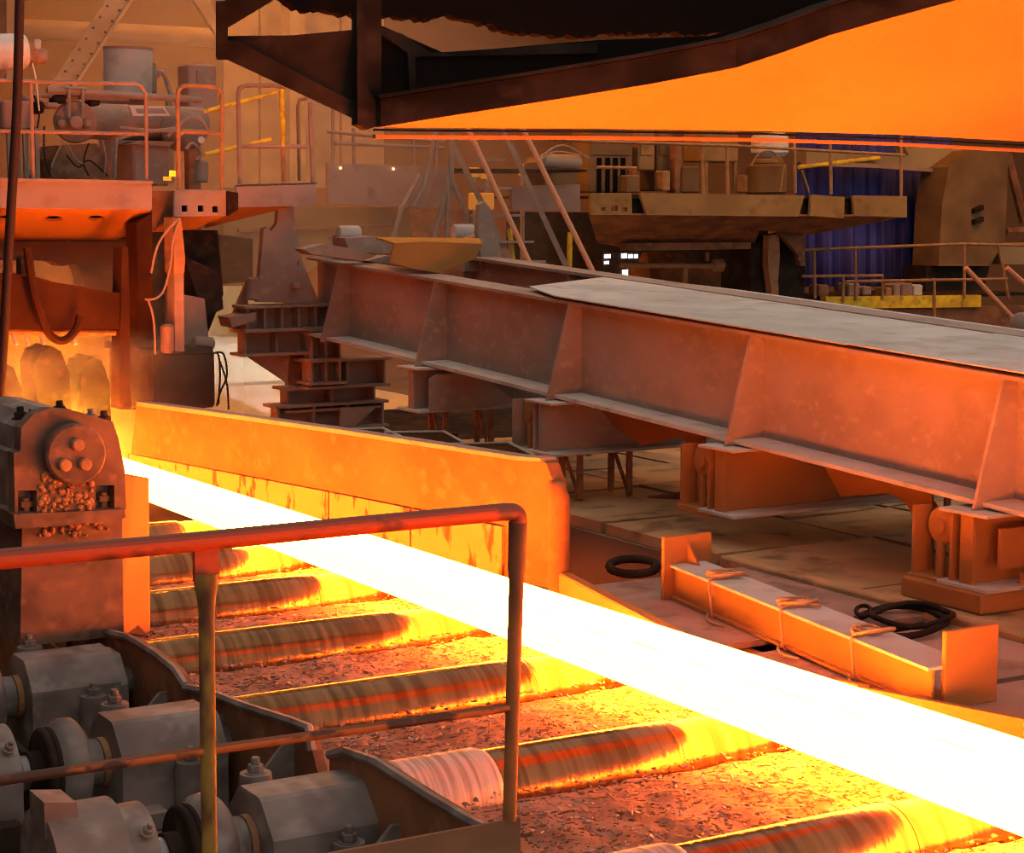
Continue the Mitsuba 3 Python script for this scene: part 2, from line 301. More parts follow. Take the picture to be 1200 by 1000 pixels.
# ---------------------------------------------------------------- roller drives
def nut(parent, p, r=.03, h=.03, m='m_grease', a=(0, 0, 1)):
    p = np.asarray(p, float); a = unit(a)
    put(parent, 'bolt', cat([cyl(p, p + a * h, r, 6, .004), cyl(p + a * h, p + a * (h * 1.9), r * .55, 10, .003), cyl(p - a * .008, p, r * 1.35, 14)]), m)
def drive(y, dx, n, txt, gear=True):
    zc = -.225; sh = lambda p: np.asarray(p, float) + V(dx, 0, 0)
    k = thing('bearing_housing', f'grey cast roller bearing housing with sloped top, {txt}', 'bearing housing')
    prof = [(-.25, -.55), (-.25, -.155), (-.235, -.135), (-.125, -.018), (-.10, -.005), (.10, -.005), (.125, -.018), (.235, -.135), (.25, -.155), (.25, -.55)]
    put(k, 'body', prism(prof, V(2.97 + dx, y, 0), V(0, 1, 0), V(0, 0, 1), V(1, 0, 0), .50), 'm_grease')
    put(k, 'cap', prism([(a * .9, b - .02 if b > -.5 else -.5) for a, b in prof], V(3.46 + dx, y, -.005), V(0, 1, 0), V(0, 0, 1), V(1, 0, 0), .06), 'm_grease')
    put(k, 'base', box(2.95 + dx, 3.5 + dx, y - .42, y + .42, -.62, -.5, .015), 'm_grease')
    put(k, 'foot_pad', box(2.99 + dx, 3.16 + dx, y - .36, y - .22, -.5, -.40, .012), 'm_grease')
    put(k, 'seal_ring', lathe([(.06, 0), (.12, 0), (.12, .03), (.105, .045), (.06, .045)], (2.935 + dx, y, zc), (1, 0, 0), 30), 'm_orangerust', 'brass coloured seal ring', smooth=30)
    for bx, sy, zt in ((3.30, -1, -.20), (3.12, 1, -.02)):
        by = y + sy * .285
        bo = put(k, 'boss', lathe([(0, -.5), (.075, -.5), (.078, zt - .05), (.07, zt), (0, zt)], (bx + dx, by, 0), (0, 0, 1), 22), 'm_grease', smooth=35)
        nut(bo, (bx + dx, by, zt + .005), .036, .035)
    s = solo('drive_shaft', cyl((2.2 + dx, y, zc), (3.63, y, zc), .085, 26), 'm_shaft', f'bare steel drive shaft entering the bearing housing, {txt}', 'shaft', smooth=30)
    c = thing('shaft_coupling', f'round two-disc shaft coupling left of its bearing housing, {txt}', 'coupling')
    put(c, 'rim', lathe([(.08, .10), (.20, .10), (.232, .13), (.24, .17), (.235, .21), (.20, .245), (.13, .255), (.08, .255)], (2.60 + dx, y, zc), (1, 0, 0), 44), 'm_grease', smooth=40)
    put(c, 'disc', lathe([(.08, .045), (.195, .045), (.205, .055), (.205, .075), (.198, .082), (.205, .088), (.205, .105), (.08, .105)], (2.60 + dx, y, zc), (1, 0, 0), 44), 'm_dark', 'dark face with pale edge', smooth=30)
    put(c, 'hub', lathe([(0, .25), (.118, .25), (.12, .27), (.115, .33), (0, .33)], (2.60 + dx, y, zc), (1, 0, 0), 30), 'm_grease', smooth=30)
    put(c, 'inner_hub', lathe([(0, -.02), (.10, -.02), (.10, .05), (0, .05)], (2.60 + dx, y, zc), (1, 0, 0), 30), 'm_dark', smooth=30)
    g = thing('gear_housing', f'round-topped gear housing left of its shaft coupling, {txt}', 'gear housing')
    th = np.linspace(0, math.pi, 25); r = .29
    prof = [(r, -.7)] + [(r * math.cos(t), r * math.sin(t)) for t in th] + [(-r, -.7)]
    put(g, 'cover', cat([prism(prof, V(2.06 + dx, y, zc), V(0, 1, 0), V(0, 0, 1), V(1, 0, 0), .30), prism([(a * .86, b * .86 if b > 0 else b) for a, b in prof], V(2.35 + dx, y, zc), V(0, 1, 0), V(0, 0, 1), V(1, 0, 0), .14)]), 'm_grease')
    put(g, 'top_tab', hull([V(2.04 + dx, y + a, zc + r - .06 + c) if False else V(b + dx, y + a, zc + c) for a in (-.11, .09) for b, c in ((2.05, .2), (2.20, .2), (2.05, .35), (2.18, .33))]), 'm_grease')
    put(g, 'hub', lathe([(0, 0), (.13, 0), (.13, .04), (.10, .05), (0, .05)], (2.49 + dx, y, zc), (1, 0, 0), 26), 'm_grease', smooth=30)
    nut(g, (2.44 + dx, y - .2, zc + .19), .022, .025, a=(.2, -.5, .8))
    put(g, 'rib', box(2.1 + dx, 2.45 + dx, y - .36, y - .27, -.95, -.35, .01), 'm_dark')
drive(10.38, .0, 0, 'farthest, below the pedestal')
drive(8.93, .0, 1, 'middle, by the left handrail post')
drive(7.46, .14, 2, 'nearest, at the bottom edge')
db = thing('drive_support_frame', 'dark steel rack under the roller drives, bottom left', 'framework')  # support frame that carries the roller drives
put(db, 'beam', box(2.9, 3.58, 6.4, 11.6, -.95, -.62, .02), 'm_dark')
put(db, 'beam', box(1.3, 2.5, 6.4, 12.6, -.95, -.75, .02), 'm_dark')
put(db, 'sill', box(3.6, 3.66, 5.2, 15.4, -.95, -.30), 'm_rust')
for y in (6.7, 8.2, 9.65, 11.1): put(db, 'cross_beam', box(1.6, 3.58, y - .06, y + .06, -.95, -.66, .01), 'm_dark')

# ---------------------------------------------------------------- handrail in front
yr = 4.08
hr = thing('handrail', 'rust-red handrail with two posts across the foreground', 'handrail')
pa, pb = YP(0, 656, 4.0), YP(240, 633, 4.04)
top = [YP(-420, 695, 3.95), YP(-60, 661, 4.0), YP(120, 645, 4.03), YP(240, 634, 4.05), YP(420, 616, 4.08), YP(560, 603, 4.10), YP(596, 600, 4.11), YP(606, 604, 4.11), YP(607, 618, 4.11)]
put(hr, 'top_rail', tube(curve(top, 5), .0225, 16), 'm_redrail_lit', smooth=40)
low = [YP(-420, 977, 3.95), YP(-60, 924, 4.0), YP(240, 880, 4.05), YP(420, 855, 4.08), YP(598, 829, 4.11)]
put(hr, 'lower_rail', tube(low, .0115, 10), 'm_lowrail_lit', smooth=40)
p0, p1 = YP(241, 640, 4.05), YP(246, 1040, 4.05); s = mpp(p0)
L = np.linalg.norm(p1 - p0); prof_w = [(0, .017 / s), (.07, .0165 / s), (.115, .015 / s), (.155, .0095 / s), (1, .0095 / s)]
put(hr, 'post', hull([p0 + V(a * .029, b, 0) for a in (-1, 1) for b in (-.008, .008)] + [p0 + (p1 - p0) * .10 + V(a * .029, b, 0) for a in (-1, 1) for b in (-.008, .008)]), 'm_redrail_lit', 'flattened upper end of the left post')
put(hr, 'post', tube([p0 + (p1 - p0) * t for t in (.08, .115, .15, .19, 1)], [.028, .027, .022, .0185, .0185], 14), 'm_postpaint', smooth=40)
q0, q1 = YP(607, 612, 4.11), YP(597, 962, 4.11)
put(hr, 'post', tube([q0, q0 + (q1 - q0) * .06, q0 + (q1 - q0) * .16, q0 + (q1 - q0) * .2, q1], [.0235, .0235, .0225, .0185, .0175], 14), 'm_postrust', smooth=40)
solo('toe_plate', tY([(360, 1006), (610, 959), (611, 1060), (360, 1100)], 4.10, .012), 'm_rust', 'rusty toe plate at the foot of the right handrail post', 'toe plate')

# ---------------------------------------------------------------- pedestal with bearing and end cover
yp = 10.72
pd = thing('bearing_pedestal', 'tall rust-brown bearing pedestal with a round end cover, left of the slab', 'pedestal')
put(pd, 'column', tY([(26, 606), (143, 602), (145, 745), (24, 758)], yp, .62), 'm_pedestal')
out = [(16, 531), (24, 529), (25, 502), (40, 485), (58, 479), (84, 481), (132, 494), (139, 515), (146, 550), (148, 596), (141, 604), (18, 612)]
k1, k2 = rc(21, 575, 43, 606), rc(112, 569, 134, 599)
put(pd, 'housing', tY(out, yp - .10, .12, [k1, k2]), 'm_pedestal')
put(pd, 'rear_housing', tY([(a + (2 if a < 60 else -4), b + 2) for a, b in out], yp + .02, .95), 'm_grease')
put(pd, 'base_flange', tY([(16, 603), (146, 597), (147, 606), (140, 611), (18, 620)], yp - .13, .5), 'm_pedestal', 'crusted base flange')
cx = YP(84, 531, yp - .10)
put(pd, 'end_cover', lathe([(0, 0), (.165, 0), (.172, .012), (.172, .085), (.16, .10), (0, .10)], cx, (-.02, -1, .02), 44), 'm_pedestal', 'round end cover', smooth=30)
for a, b in ((90, 521), (75, 545), (99, 544)):
    p = YP(a, b, yp - .20); put(pd, 'cover_bolt', cyl(p + V(0, .01, 0), p + V(0, -.035, 0), .036, 20, .008), 'm_orangerust', smooth=30)
for a, b in ((31, 594), (122, 587)):
    p = YP(a, b, yp - .02); put(pd, 'anchor_bolt', cat([cyl(p + V(0, 0, -.06), p + V(0, 0, .05), .02, 10), cyl(p + V(0, 0, .0), p + V(0, 0, .03), .036, 6)]), 'm_orangerust')
for a, b, dy in ((24, 490, .12), (38, 492, -.0), (70, 483, .1), (107, 493, .1), (122, 495, .0)):
    p = YP(a, b, yp + dy); nut(pd, p, .036, .035, 'm_shaft' if a in (38, 107) else 'm_dark')
r = np.random.default_rng(3); lumps = []
for i in range(170):
    a = r.uniform(46, 128); b = r.uniform(556, 606) if r.random() < .75 else r.uniform(600, 628)
    if (a - 84) ** 2 + (b - 531) ** 2 < 36 ** 2 or (b < 600 and a > 108): continue
    m = trimesh.creation.icosphere(1, r.uniform(.008, .022)); m.vertices *= r.uniform(.6, 1.3, 3); m.apply_translation(YP(a, b, yp - (.105 if b < 606 else .012))); lumps.append(m)
put(pd, 'grease_crust', cat(lumps), 'm_orangerust', 'crumbly crust under the end cover', kind='stuff')
gp = solo('guard_plate', hull([P + V(.03 * d, .05 * d, 0) for d in (0, 1) for P in (YP(140, 556, 10.9), YP(140, 745, 10.75), YP(158, 560, 11.02), YP(172, 562, 11.2), YP(174, 741, 11.2))]), 'm_plate', 'upright plate glowing orange at the right of the pedestal', 'steel plate')
solo('rail_chock', hull([YP(150, 742, 10.6), YP(174, 746, 10.6), YP(162, 733, 10.6), YP(150, 745, 10.75), YP(174, 747, 10.75), YP(163, 734, 10.75)]), 'm_rust', 'small rusty wedge at the foot of the orange upright plate', 'wedge')

# ---------------------------------------------------------------- side guard right of the slab
sg = thing('side_guard', 'long plate guard with rounded end behind the slab, glowing orange', 'side guard')
gO, gd = V(6.52, 10.5, 0), unit(V(-.55, 9.6, 0)); gn = V(gd[1], -gd[0], 0)
put(sg, 'wall_plate', trace([(160, 473), (280, 489), (400, 506), (520, 524), (605, 537), (632, 539), (640, 543), (650, 570), (652, 692), (150, 566)], gO, gn, .10), 'm_guard')
put(sg, 'top_rim', trace([(160, 471), (280, 487), (400, 504), (520, 522), (605, 535), (633, 537), (634, 541), (605, 540), (520, 527), (400, 509), (280, 492), (160, 476)], gO - gn * 0 - V(.012, 0, 0), gn, .125), 'm_pink')
put(sg, 'end_post', cat([tube([hit(652, 694, gO, gn) + V(.02, 0, -.02), hit(652, 585, gO, gn) + V(.02, 0, 0), hit(651, 572, gO, gn) + V(.02, .02, 0), hit(648, 566, gO, gn) + V(.02, .05, 0)], [.072, .072, .06, .03], 18)]), 'm_guard', 'rounded end post', smooth=40)
cut = [(150, 520), (385, 570), (590, 612), (592, 683)]
for i, (a, b) in enumerate(((150, 268), (268, 384), (386, 480), (482, 588))):
    ty = lambda x: np.interp(x, [150, 385, 590], [532, 577, 618]); by = lambda x: np.interp(x, [150, 592], [566, 678])
    put(sg, 'liner_plate', trace([(a, ty(a)), (b, ty(b)), (b, by(b)), (a, by(a))], gO - V(.022, 0, 0), gn, .02), 'm_liner')

# ---------------------------------------------------------------- deck right of the slab, the tied beam on it
dk = thing('side_deck', 'dusty steel deck plates to the right of the slab', 'deck')
for a, b, z in (((657, 690), (792, 764), .0), ((798, 776), (1010, 822), -.01), ((1014, 828), (1230, 872), 0)):
    p, q = ZP(*a), ZP(*b)
    put(dk, 'deck_plate', hull([(p[0], p[1] - .01, z), (q[0], q[1] + .01, z), (8.0, q[1] + .01, z), (8.0, p[1] - .01, z)] + [(p[0], p[1] - .01, z - .04), (q[0], q[1] + .01, z - .04), (8.0, q[1] + .01, z - .04), (8.0, p[1] - .01, z - .04)]), 'm_deck')
    put(dk, 'edge_strip', hull([V(P_[0] + i, P_[1], z + j) for P_ in (p, q) for i, j in ((-.03, -.08), (.05, -.08), (-.03, .10), (-.02, .112 - .024 * (a[0] > 700)), (.05, .112 - .024 * (a[0] > 700)))]), 'm_plate', 'raised edge strip along the slab')
put(dk, 'deck_plate', box(6.62, 8.0, 1.0, ZP(1230, 872)[1] - .02, -.04, .0), 'm_deck')
put(dk, 'side_plate', box(6.66, 6.70, 3, 10.4, -.95, -.05), 'm_rust')
put(dk, 'curb', box(8.02, 8.13, 4, 10.7, -.95, .03, .01), 'm_pave', 'low curb between deck and paved floor')
put(dk, 'back_plate', box(6.7, 8.0, 10.42, 10.47, -.95, -.045), 'm_dark')
r = np.random.default_rng(8); v = []
tb = thing('tied_beam', 'short steel beam with square end plates lying on the deck, tied with rope', 'beam')
A0, A1 = ZP(776, 703), ZP(840, 694)
B0, B1 = ZP(1104, 832), ZP(1185, 829)
for n, P, (w0, w1), hgt in (('end_plate', A0, (0, .37), .40), ('end_plate', B0, (0, .355), .395)):
    put(tb, n, box(P[0] + w0, P[0] + w1, P[1] - .015, P[1] + .015, .0, hgt, .004), 'm_plate')
def along(t, x, z):                     # a point of the beam: t from the near plate to the far one, x across, z up
    a, b = B0 + V(-.10, 0, 0), A0 + V(.05, 0, 0); return a + (b - a) * t + V(x, 0, z)
put(tb, 'top_flange', hull([along(t, x, z) for t in (0, 1) for x in (0, .27) for z in (.205, .222)]), 'm_dustgrey', 'dusty grey top flange')
put(tb, 'web', hull([along(t, x, z) for t in (0, 1) for x in (.03, .045) for z in (.02, .205)]), 'm_plate')
put(tb, 'bottom_flange', hull([along(t, x, z) for t in (0, 1) for x in (0, .27) for z in (.005, .022)]), 'm_plate')
put(tb, 'gusset', prism([(0, 0), (.13, 0), (0, .14)], along(.996, .13, .222), V(0, -1, 0), V(0, 0, 1), V(1, 0, 0), .012), 'm_plate')
for i, (t, txt) in enumerate(((.80, 'nearest the far end plate'), (.50, 'at the middle of the beam'), (.24, 'nearest the near end plate'))):
    k = thing('rope_tie', f'frayed rope knotted around the beam on the deck, {txt}', 'rope')
    ring = [along(t, x, z) + V(0, dy, 0) for x, z, dy in ((-.015, .215, .0), (.02, .235, .01), (.14, .236, .0), (.27, .232, .02), (.29, .2, .02), (.28, .0, .03), (.1, .01, .0), (-.02, .01, -.05), (-.02, .12, -.02))]
    put(k, 'loop', tube(curve(ring, 5, True), .008, 7, True), 'm_rope', smooth=50)
    rr = np.random.default_rng(60 + i); c = along(t, .10, .25)
    knot = [c + V(.085 * math.cos(a * 2.1) + rr.normal() * .02, .07 * math.sin(a * 1.7) + rr.normal() * .02, .015 * math.sin(a * 3) + .005) for a in np.linspace(0, 6, 14)]
    put(k, 'knot', tube(curve(knot, 4), .010, 7), 'm_rope', smooth=50)
    tail = [along(t, -.02, .02), along(t - .02, -.06, .012), along(t - .06, -.09, .012), along(t - .10, -.06, .014)]
    put(k, 'tail', tube(curve(tail, 5), .009, 6), 'm_rope', smooth=50)
ring = lambda cx_, cy_, a, b, n=26: [ZP(cx_ + a * math.cos(t), cy_ + b * math.sin(t), .03) + V(0, 0, .012 * math.sin(3 * t)) for t in np.linspace(0, 2 * math.pi, n, endpoint=False)]
wl = thing('wire_sling', 'dark wire rope sling coiled in a loop on the deck by the near end plate', 'wire sling')
put(wl, 'loop', tube(ring(1056, 728, 54, 16), .022, 8, True), 'm_dark', smooth=50)
put(wl, 'loop', tube([p + V(.02, -.03, .03) for p in ring(1062, 726, 48, 12)], .018, 8, True), 'm_dark', smooth=50)
put(wl, 'eye', tube([ZP(1012 + 9 * math.cos(t), 716 + 6 * math.sin(t), .05) for t in np.linspace(0, 6.28, 14, endpoint=False)], .013, 7, True), 'm_dark', smooth=50)
pl = thing('steel_offcut', 'dark ring-shaped steel offcut on the deck edge near the far end plate', 'offcut')
put(pl, 'ring', tube([ZP(742 + 28 * math.cos(t), 664 + 9 * math.sin(t), .03) for t in np.linspace(0, 6.28, 22, endpoint=False)], .03, 8, True), 'm_dark', smooth=50)

# ---------------------------------------------------------------- long girder on sleepers
GX = 8.75
ga, gb, gc, gd_ = XP(380, 303, GX), XP(1180, 437, GX), XP(400, 395, GX), XP(1140, 578, GX)
st = (gb[2] - ga[2]) / (gb[1] - ga[1])
zt = lambda y: ga[2] + (y - ga[1]) * (gb[2] - ga[2]) / (gb[1] - ga[1])
zb = lambda y: gc[2] + (y - gc[1]) * (gd_[2] - gc[2]) / (gd_[1] - gc[1])
def run(x0, x1, ya, yb, fa, fb): return hull([(x, y, f(y)) for x in (x0, x1) for y in (ya, yb) for f in (fa, fb)])
yN, yF = 3.2, XP(372, 303, GX)[1]
g1 = thing('long_girder', 'long dusty steel plate girder with stiffeners, glowing orange at its near end', 'girder')
put(g1, 'web', run(GX, GX + .02, yN, yF, lambda y: zb(y), lambda y: zt(y)), 'm_dust')
put(g1, 'top_flange', run(GX - .13, GX + .22, yN, yF, lambda y: zt(y) - .022, lambda y: zt(y) + .004), 'm_dust')
put(g1, 'bottom_flange', run(GX - .27, GX + .28, yN, yF, lambda y: zb(y), lambda y: zb(y) + .03), 'm_dustgrey')
SY = [XP(px, py, GX - .1)[1] for px, py in ((399, 315), (512, 335), (669, 360), (882, 394), (1178, 442))]
SY.append(2 * SY[-1] - SY[-2] + .1)
for y in SY:
    put(g1, 'stiffener', prism([(0, zb(y) - .02), (-.34, zb(y) - .02), (-.12, zt(y) - .02), (0, zt(y) - .02)], V(GX, y - .012, 0), V(1, 0, 0), V(0, 0, 1), V(0, 1, 0), .025), 'm_dust')
G2 = 10.25
g2 = thing('rear_girder', 'second dusty girder behind and parallel to the long one, partly covered by sheets', 'girder')
zt2 = lambda y: zt(y) + .02
put(g2, 'web', run(G2, G2 + .02, yN, 21.5, lambda y: zb(y), zt2), 'm_dust')
put(g2, 'top_flange', run(G2 - .15, G2 + .15, yN, 21.5, zt2, lambda y: zt2(y) + .03), 'm_dust')
for y in SY + [SY[0] + 1.3]: put(g2, 'stiffener', run(G2 - .14, G2, y, y + .02, lambda y: zb(y), zt2), 'm_dust')
# dusty sheets lying across both
def sheet(x0, x1, ya, yb, tilt, th=.012, skew=0):
    return hull([(x + skew * (y == yb), y, zt(y) + .03 + tilt * (x - x0) + d) for x in (x0, x1) for y in (ya, yb) for d in (0, th)])
yA = XP(632, 330, GX)[1]
for i, (a, b, t_) in enumerate(((3.2, 7.6, 0), (7.55, 10.2, .004), (10.1, yA - .5, 0))):
    put_k = solo('cover_sheet', sheet(GX - .16 + .03 * (i == 1), G2 + .3, a, b, t_, .010, .0), 'm_dustgrey', 'dusty grey steel cover sheet lying across the girders, ' + ('at the right edge of the picture', 'second from the right', 'farthest one, with a pointed left end')[i], 'sheet')
yC = yA - .5
put(put_k, 'pointed_end', hull([(GX - .16, yC, zt(yC) + .03), (G2 + .3, yC, zt(yC) + .03), (G2 + .1, yA + 1.2, zt(yA + 1.2) + .03), (GX + .05, yA + .25, zt(yA) + .05)] + [(GX - .16, yC, zt(yC) + .04), (G2 + .3, yC, zt(yC) + .04), (G2 + .1, yA + 1.2, zt(yA + 1.2) + .04), (GX + .05, yA + .25, zt(yA) + .06)]), 'm_dustgrey')

# sleepers under the stiffeners, with wheels
names = {1: 'farthest, boxed with a plate', 2: 'second farthest, on thin legs', 3: 'second nearest, with a long arm', 4: 'nearest, on a bolted shoe'}
for i in (1, 2, 3, 4, 5):
    if i == 5: continue
    y = SY[i]; zt_ = zb(y) - .02; h = (.42, .42, .45, .50, .48)[i]; x0 = GX - .36
    k = thing('girder_sleeper', f'steel sleeper beam under the long girder, {names[i]}', 'sleeper beam')
    put(k, 'top_flange', box(x0 - .06, G2 + .4, y - .20, y + .22, zt_ - .022, zt_, .004), 'm_dustgrey')
    put(k, 'bottom_flange', box(x0 - .06, G2 + .4, y - .22, y + .22, zt_ - h, zt_ - h + .025, .004), 'm_dustgrey')
    put(k, 'web', box(x0, G2 + .4, y - .012, y + .012, zt_ - h, zt_ - .02), 'm_plate' if i > 2 else 'm_dust')
    put(k, 'end_plate', box(x0 - .02, x0 + .005, y - .05, y + .06, zt_ - h, zt_ - .02), 'm_plate' if i > 2 else 'm_dust')
    if i == 1: put(k, 'cover_plate', prism([(.05, -.40), (.05, -.10), (.12, -.06), (.55, -.05), (1.0, -.38)], V(x0, y - .24, zt_), V(1, 0, 0), V(0, 0, 1), V(0, 1, 0), .02), 'm_dust')
    if i >= 2:
        # haunch plate behind, towards the previous sleeper
        put(k, 'brace_plate', prism([(.0, 0), (1.5, 0.04), (.95, -.42), (.50, -.46)], V(GX + .25, y + .05, zt_ - .01), V(.55, .83, 0), V(0, 0, 1), V(.83, -.55, 0), .02), 'm_rust')
        w = [y + .30, zt_ - .14]; mm = 'm_plate' if i > 2 else 'm_dust'
        put(k, 'wheel', lathe([(0, 0), (.05, 0), (.055, .02), (.105, .02), (.12, .03), (.12, .07), (.105, .08), (0, .08)], (x0 + .02, w[0], w[1]), (1, 0, 0), 26), 'm_plate', smooth=30)
        for d in (-.16, .18): put(k, 'hanger', box(x0 - .02, x0 + .12, w[0] + d - .012, w[0] + d + .012, zt_ - h, zt_ - .03), mm)
        put(k, 'hanger_bottom', box(x0 - .04, x0 + .16, w[0] - .22, w[0] + .22, zt_ - h - .03, zt_ - h + .02, .005), mm)
        put(k, 'tie', cyl((x0 + .05, w[0], zt_ - h), (x0 + .05, w[0], w[1] - .1), .03, 10), 'm_plate')
    if zt_ - h > .03:
        for x in ((x0 + .25, x0 + .75, G2) if i < 3 else (G2 + .2,)):
            for d in (-.14, .14): put(k, 'leg', hull([(x + a, y + d + b, z) for a in (0, .05) for b in (0, .03) for z in (0, zt_ - h)]), 'm_rust')
            put(k, 'leg_brace', bar((x + .02, y - .14, .0), (x + .02, y + .12, zt_ - h), .02, .03), 'm_rust')
    if i == 4:
        put(k, 'shoe', box(x0 - .1, x0 + .55, y - .22, y + .5, 0, max(.06, zt_ - h), .01), 'm_plate')
        for a, b in ((.3, -.15), (.42, -.12)): nut(k, (x0 + a, y + b, max(.06, zt_ - h)), .03, .05, 'm_plate')
        put(k, 'inner_beam', box(x0 + .1, G2, y - .16, y - .14, zt_ - .35, zt_ - .1), 'm_plate')
# lower haunch panels of the girder, between the sleepers
for pix in ([(893, 512), (1075, 558), (1092, 572), (1092, 690), (1074, 688), (1078, 622), (1062, 590), (1040, 578), (985, 582), (965, 545), (905, 528)],
            [(690, 463), (815, 492), (826, 500), (822, 585), (808, 580), (812, 535), (800, 512), (752, 522), (720, 500)]):
    put(g1, 'haunch_plate', tX(pix, GX + .18, .02), 'm_plate')
put(g1, 'bottom_arm', hull([XP(a, b, GX + .3) + V(d, 0, 0) for d in (0, .12) for a, b in ((690 + 0, 590), (905, 562), (912, 568), (905, 578), (700, 600))]) if False else bar(XP(700, 594, GX + .2), XP(910, 566, GX + 1.3), .12, .05), 'm_rust')

# bracket of box beams at the girder's left end
yb_ = YP(380, 380, SY[0] + .35)[1]
eb = thing('end_bracket', 'stack of dusty ribbed box beams at the left end of the long girder', 'bracket')
def ibeam(k, x0, x1, y, za, zb_, ribs, d=.3, t=.03):
    put(k, 'flange', box(x0 - .04, x1 + .04, y - .05, y + d, zb_ - t, zb_, .004), 'm_dust')
    put(k, 'flange', box(x0 - .04, x1 + .04, y - .05, y + d, za, za + t, .004), 'm_dust')
    put(k, 'web', box(x0, x1, y + .16, y + .18, za, zb_), 'm_dust')
    for i in range(ribs + 1):
        x = x0 + (x1 - x0 - .025) * i / ribs; put(k, 'rib', box(x, x + .025, y, y + .17, za + t, zb_ - t), 'm_dust')
Yb = SY[0] + .45
def px2(a, b, y=None): p = YP(a, b, y or Yb); return p[0], p[2]
def pxbeam(k, l, t, r, b, ribs, y=None, **kw):
    (x0, z1), (x1, z0) = px2(l, t, y), px2(r, b, y); zc = YP((l + r) / 2, t, y or Yb)[2]; ibeam(k, x0, x1, y or Yb, z0, zc, ribs, **kw)
pxbeam(eb, 289, 357, 391, 386, 5)
pxbeam(eb, 286, 386, 362, 415, 2, Yb + .1)
pxbeam(eb, 364, 385, 400, 450, 2)
put(eb, 'flange', box(px2(360, 420)[0], px2(402, 420)[0], Yb - .06, Yb + .2, px2(380, 424)[1], px2(380, 420)[1]), 'm_dust')
pxbeam(eb, 362, 420, 452, 452, 2, Yb + .05)
pxbeam(eb, 336, 452, 440, 478, 2, Yb + .25)
pxbeam(eb, 325, 472, 450, 500, 3, Yb + .2)
put(eb, 'slope_plate', tY([(285, 415), (340, 415), (336, 450), (330, 445), (300, 425)], Yb + .3, .02), 'm_dust')
put(eb, 'slope_plate', tY([(272, 372), (289, 330), (292, 372), (290, 385), (270, 385)], Yb + .3, .05), 'm_dust')
put(eb, 'post', tY([(338, 415), (366, 415), (366, 452), (338, 452)], Yb + .35, .03), 'm_rust')
put(eb, 'packing', tY([(268, 372), (300, 366), (300, 376), (272, 384)], Yb - .03, .3), 'm_dust')
put(eb, 'packing', tY([(400, 478), (440, 478), (415, 500), (398, 500)], Yb, .03), 'm_dust')
# tall lugs
lg = thing('stop_lug', 'tall notched steel lug standing on the ribbed box beams at the girder end', 'lug')
put(lg, 'plate', tY([(302, 354), (309, 268), (313, 266), (318, 271), (325, 262), (327, 236), (343, 236), (350, 300), (348, 310), (356, 318), (368, 356)], Yb + .02, .09), 'm_dust')
put(lg, 'cheek', tY([(343, 238), (352, 300), (374, 354), (364, 356), (350, 312)], Yb + .04, .25), 'm_dust')
p = YP(345, 334, Yb); put(lg, 'pin', cyl(p + V(0, .05, 0), p + V(0, -.08, 0), .045, 18, .01), 'm_dust', smooth=30)
put(lg, 'side_boss', cyl(YP(296, 352, Yb + .1), YP(297, 325, Yb + .1), .085, 18, .02), 'm_dust', smooth=30)
l2 = thing('rear_lug', 'grey pointed steel lug on the rear girder beside the stairs', 'lug')
put(l2, 'plate', tY([(566, 318), (560, 272), (562, 240), (568, 236), (576, 246), (592, 316)], 17.9, .08), 'm_dust')
put(l2, 'base', tY([(545, 318), (545, 284), (570, 270), (572, 318)], 18.0, .2), 'm_dust')
for a, b, y, txt in ((396, 274, 18.5, 'left, above the loose plates'), (531, 272, 18.6, 'right, beside the grey pointed lug')):
    p = YP(a, b, y); k = thing('support_roller', f'small grey roller at the far girder ends, {txt}', 'roller')
    put(k, 'barrel', cyl(p, p + V(.24, -.02, 0), .085, 20, .012), 'm_dustgrey', smooth=30)
    put(k, 'bearing', box(p[0] + .02, p[0] + .22, p[1] + .02, p[1] + .18, zt(p[1]) - .02, p[2] - .02), 'm_dust')
bt = thing('bent_plate_trough', 'rust-orange bent plate lying across the girder tops', 'plate')
yq = SY[0] + .2
put(bt, 'front', tY([(457, 308), (463, 285), (500, 283), (565, 286), (557, 303), (536, 312), (515, 320), (485, 315)], SY[1] + .5, .03), 'm_brownplate')
tf = [YP(441, 278, SY[1] + 1.5), YP(463, 285, SY[1] + .5), YP(565, 286, SY[1] + .5), YP(562, 279, SY[1] + 1.5)]
put(bt, 'top_fold', hull(tf + [p - V(0, 0, .02) for p in tf]), 'm_brownplate')
for i, pix in enumerate(([(404, 279), (440, 277), (462, 284), (457, 297), (410, 296)], [(356, 292), (380, 286), (405, 290), (440, 300), (425, 306), (365, 298)], [(430, 306), (455, 299), (500, 305), (520, 314), (480, 313)])):
    solo('loose_plate', tY(pix, SY[1] + (2.2, 1.7, 1.9)[i], .25), 'm_dust', 'loose dusty plate heaped on the far end of the girders, ' + ('upright one behind', 'flat one at the left', 'crumpled one in front')[i], 'plate')
for L, t in (([(395, 504), (448, 502), (472, 513), (470, 524), (410, 516)], 'leftmost, small'), ([(450, 507), (520, 506), (547, 521), (545, 535), (470, 522)], 'middle one'), ([(520, 521), (596, 519), (626, 534), (622, 548), (548, 536)], 'right one')):
    k = solo('floor_plate', tZ(L, .42, .03), 'm_mill', 'dark plate with a pale edge just above the side guard, ' + t, 'plate')
    put(k, 'pale_edge', tube([ZP(a, b, .425) for a, b in L[:3]], .014, 6), 'm_dustgrey', 'pale top edge')
    p = ZP(*L[1], .4); put(k, 'leg', box(p[0] - .04, p[0] + .04, p[1] - .2, p[1] - .12, -.09 if p[0] > 8.2 else -.95, .40), 'm_mill')


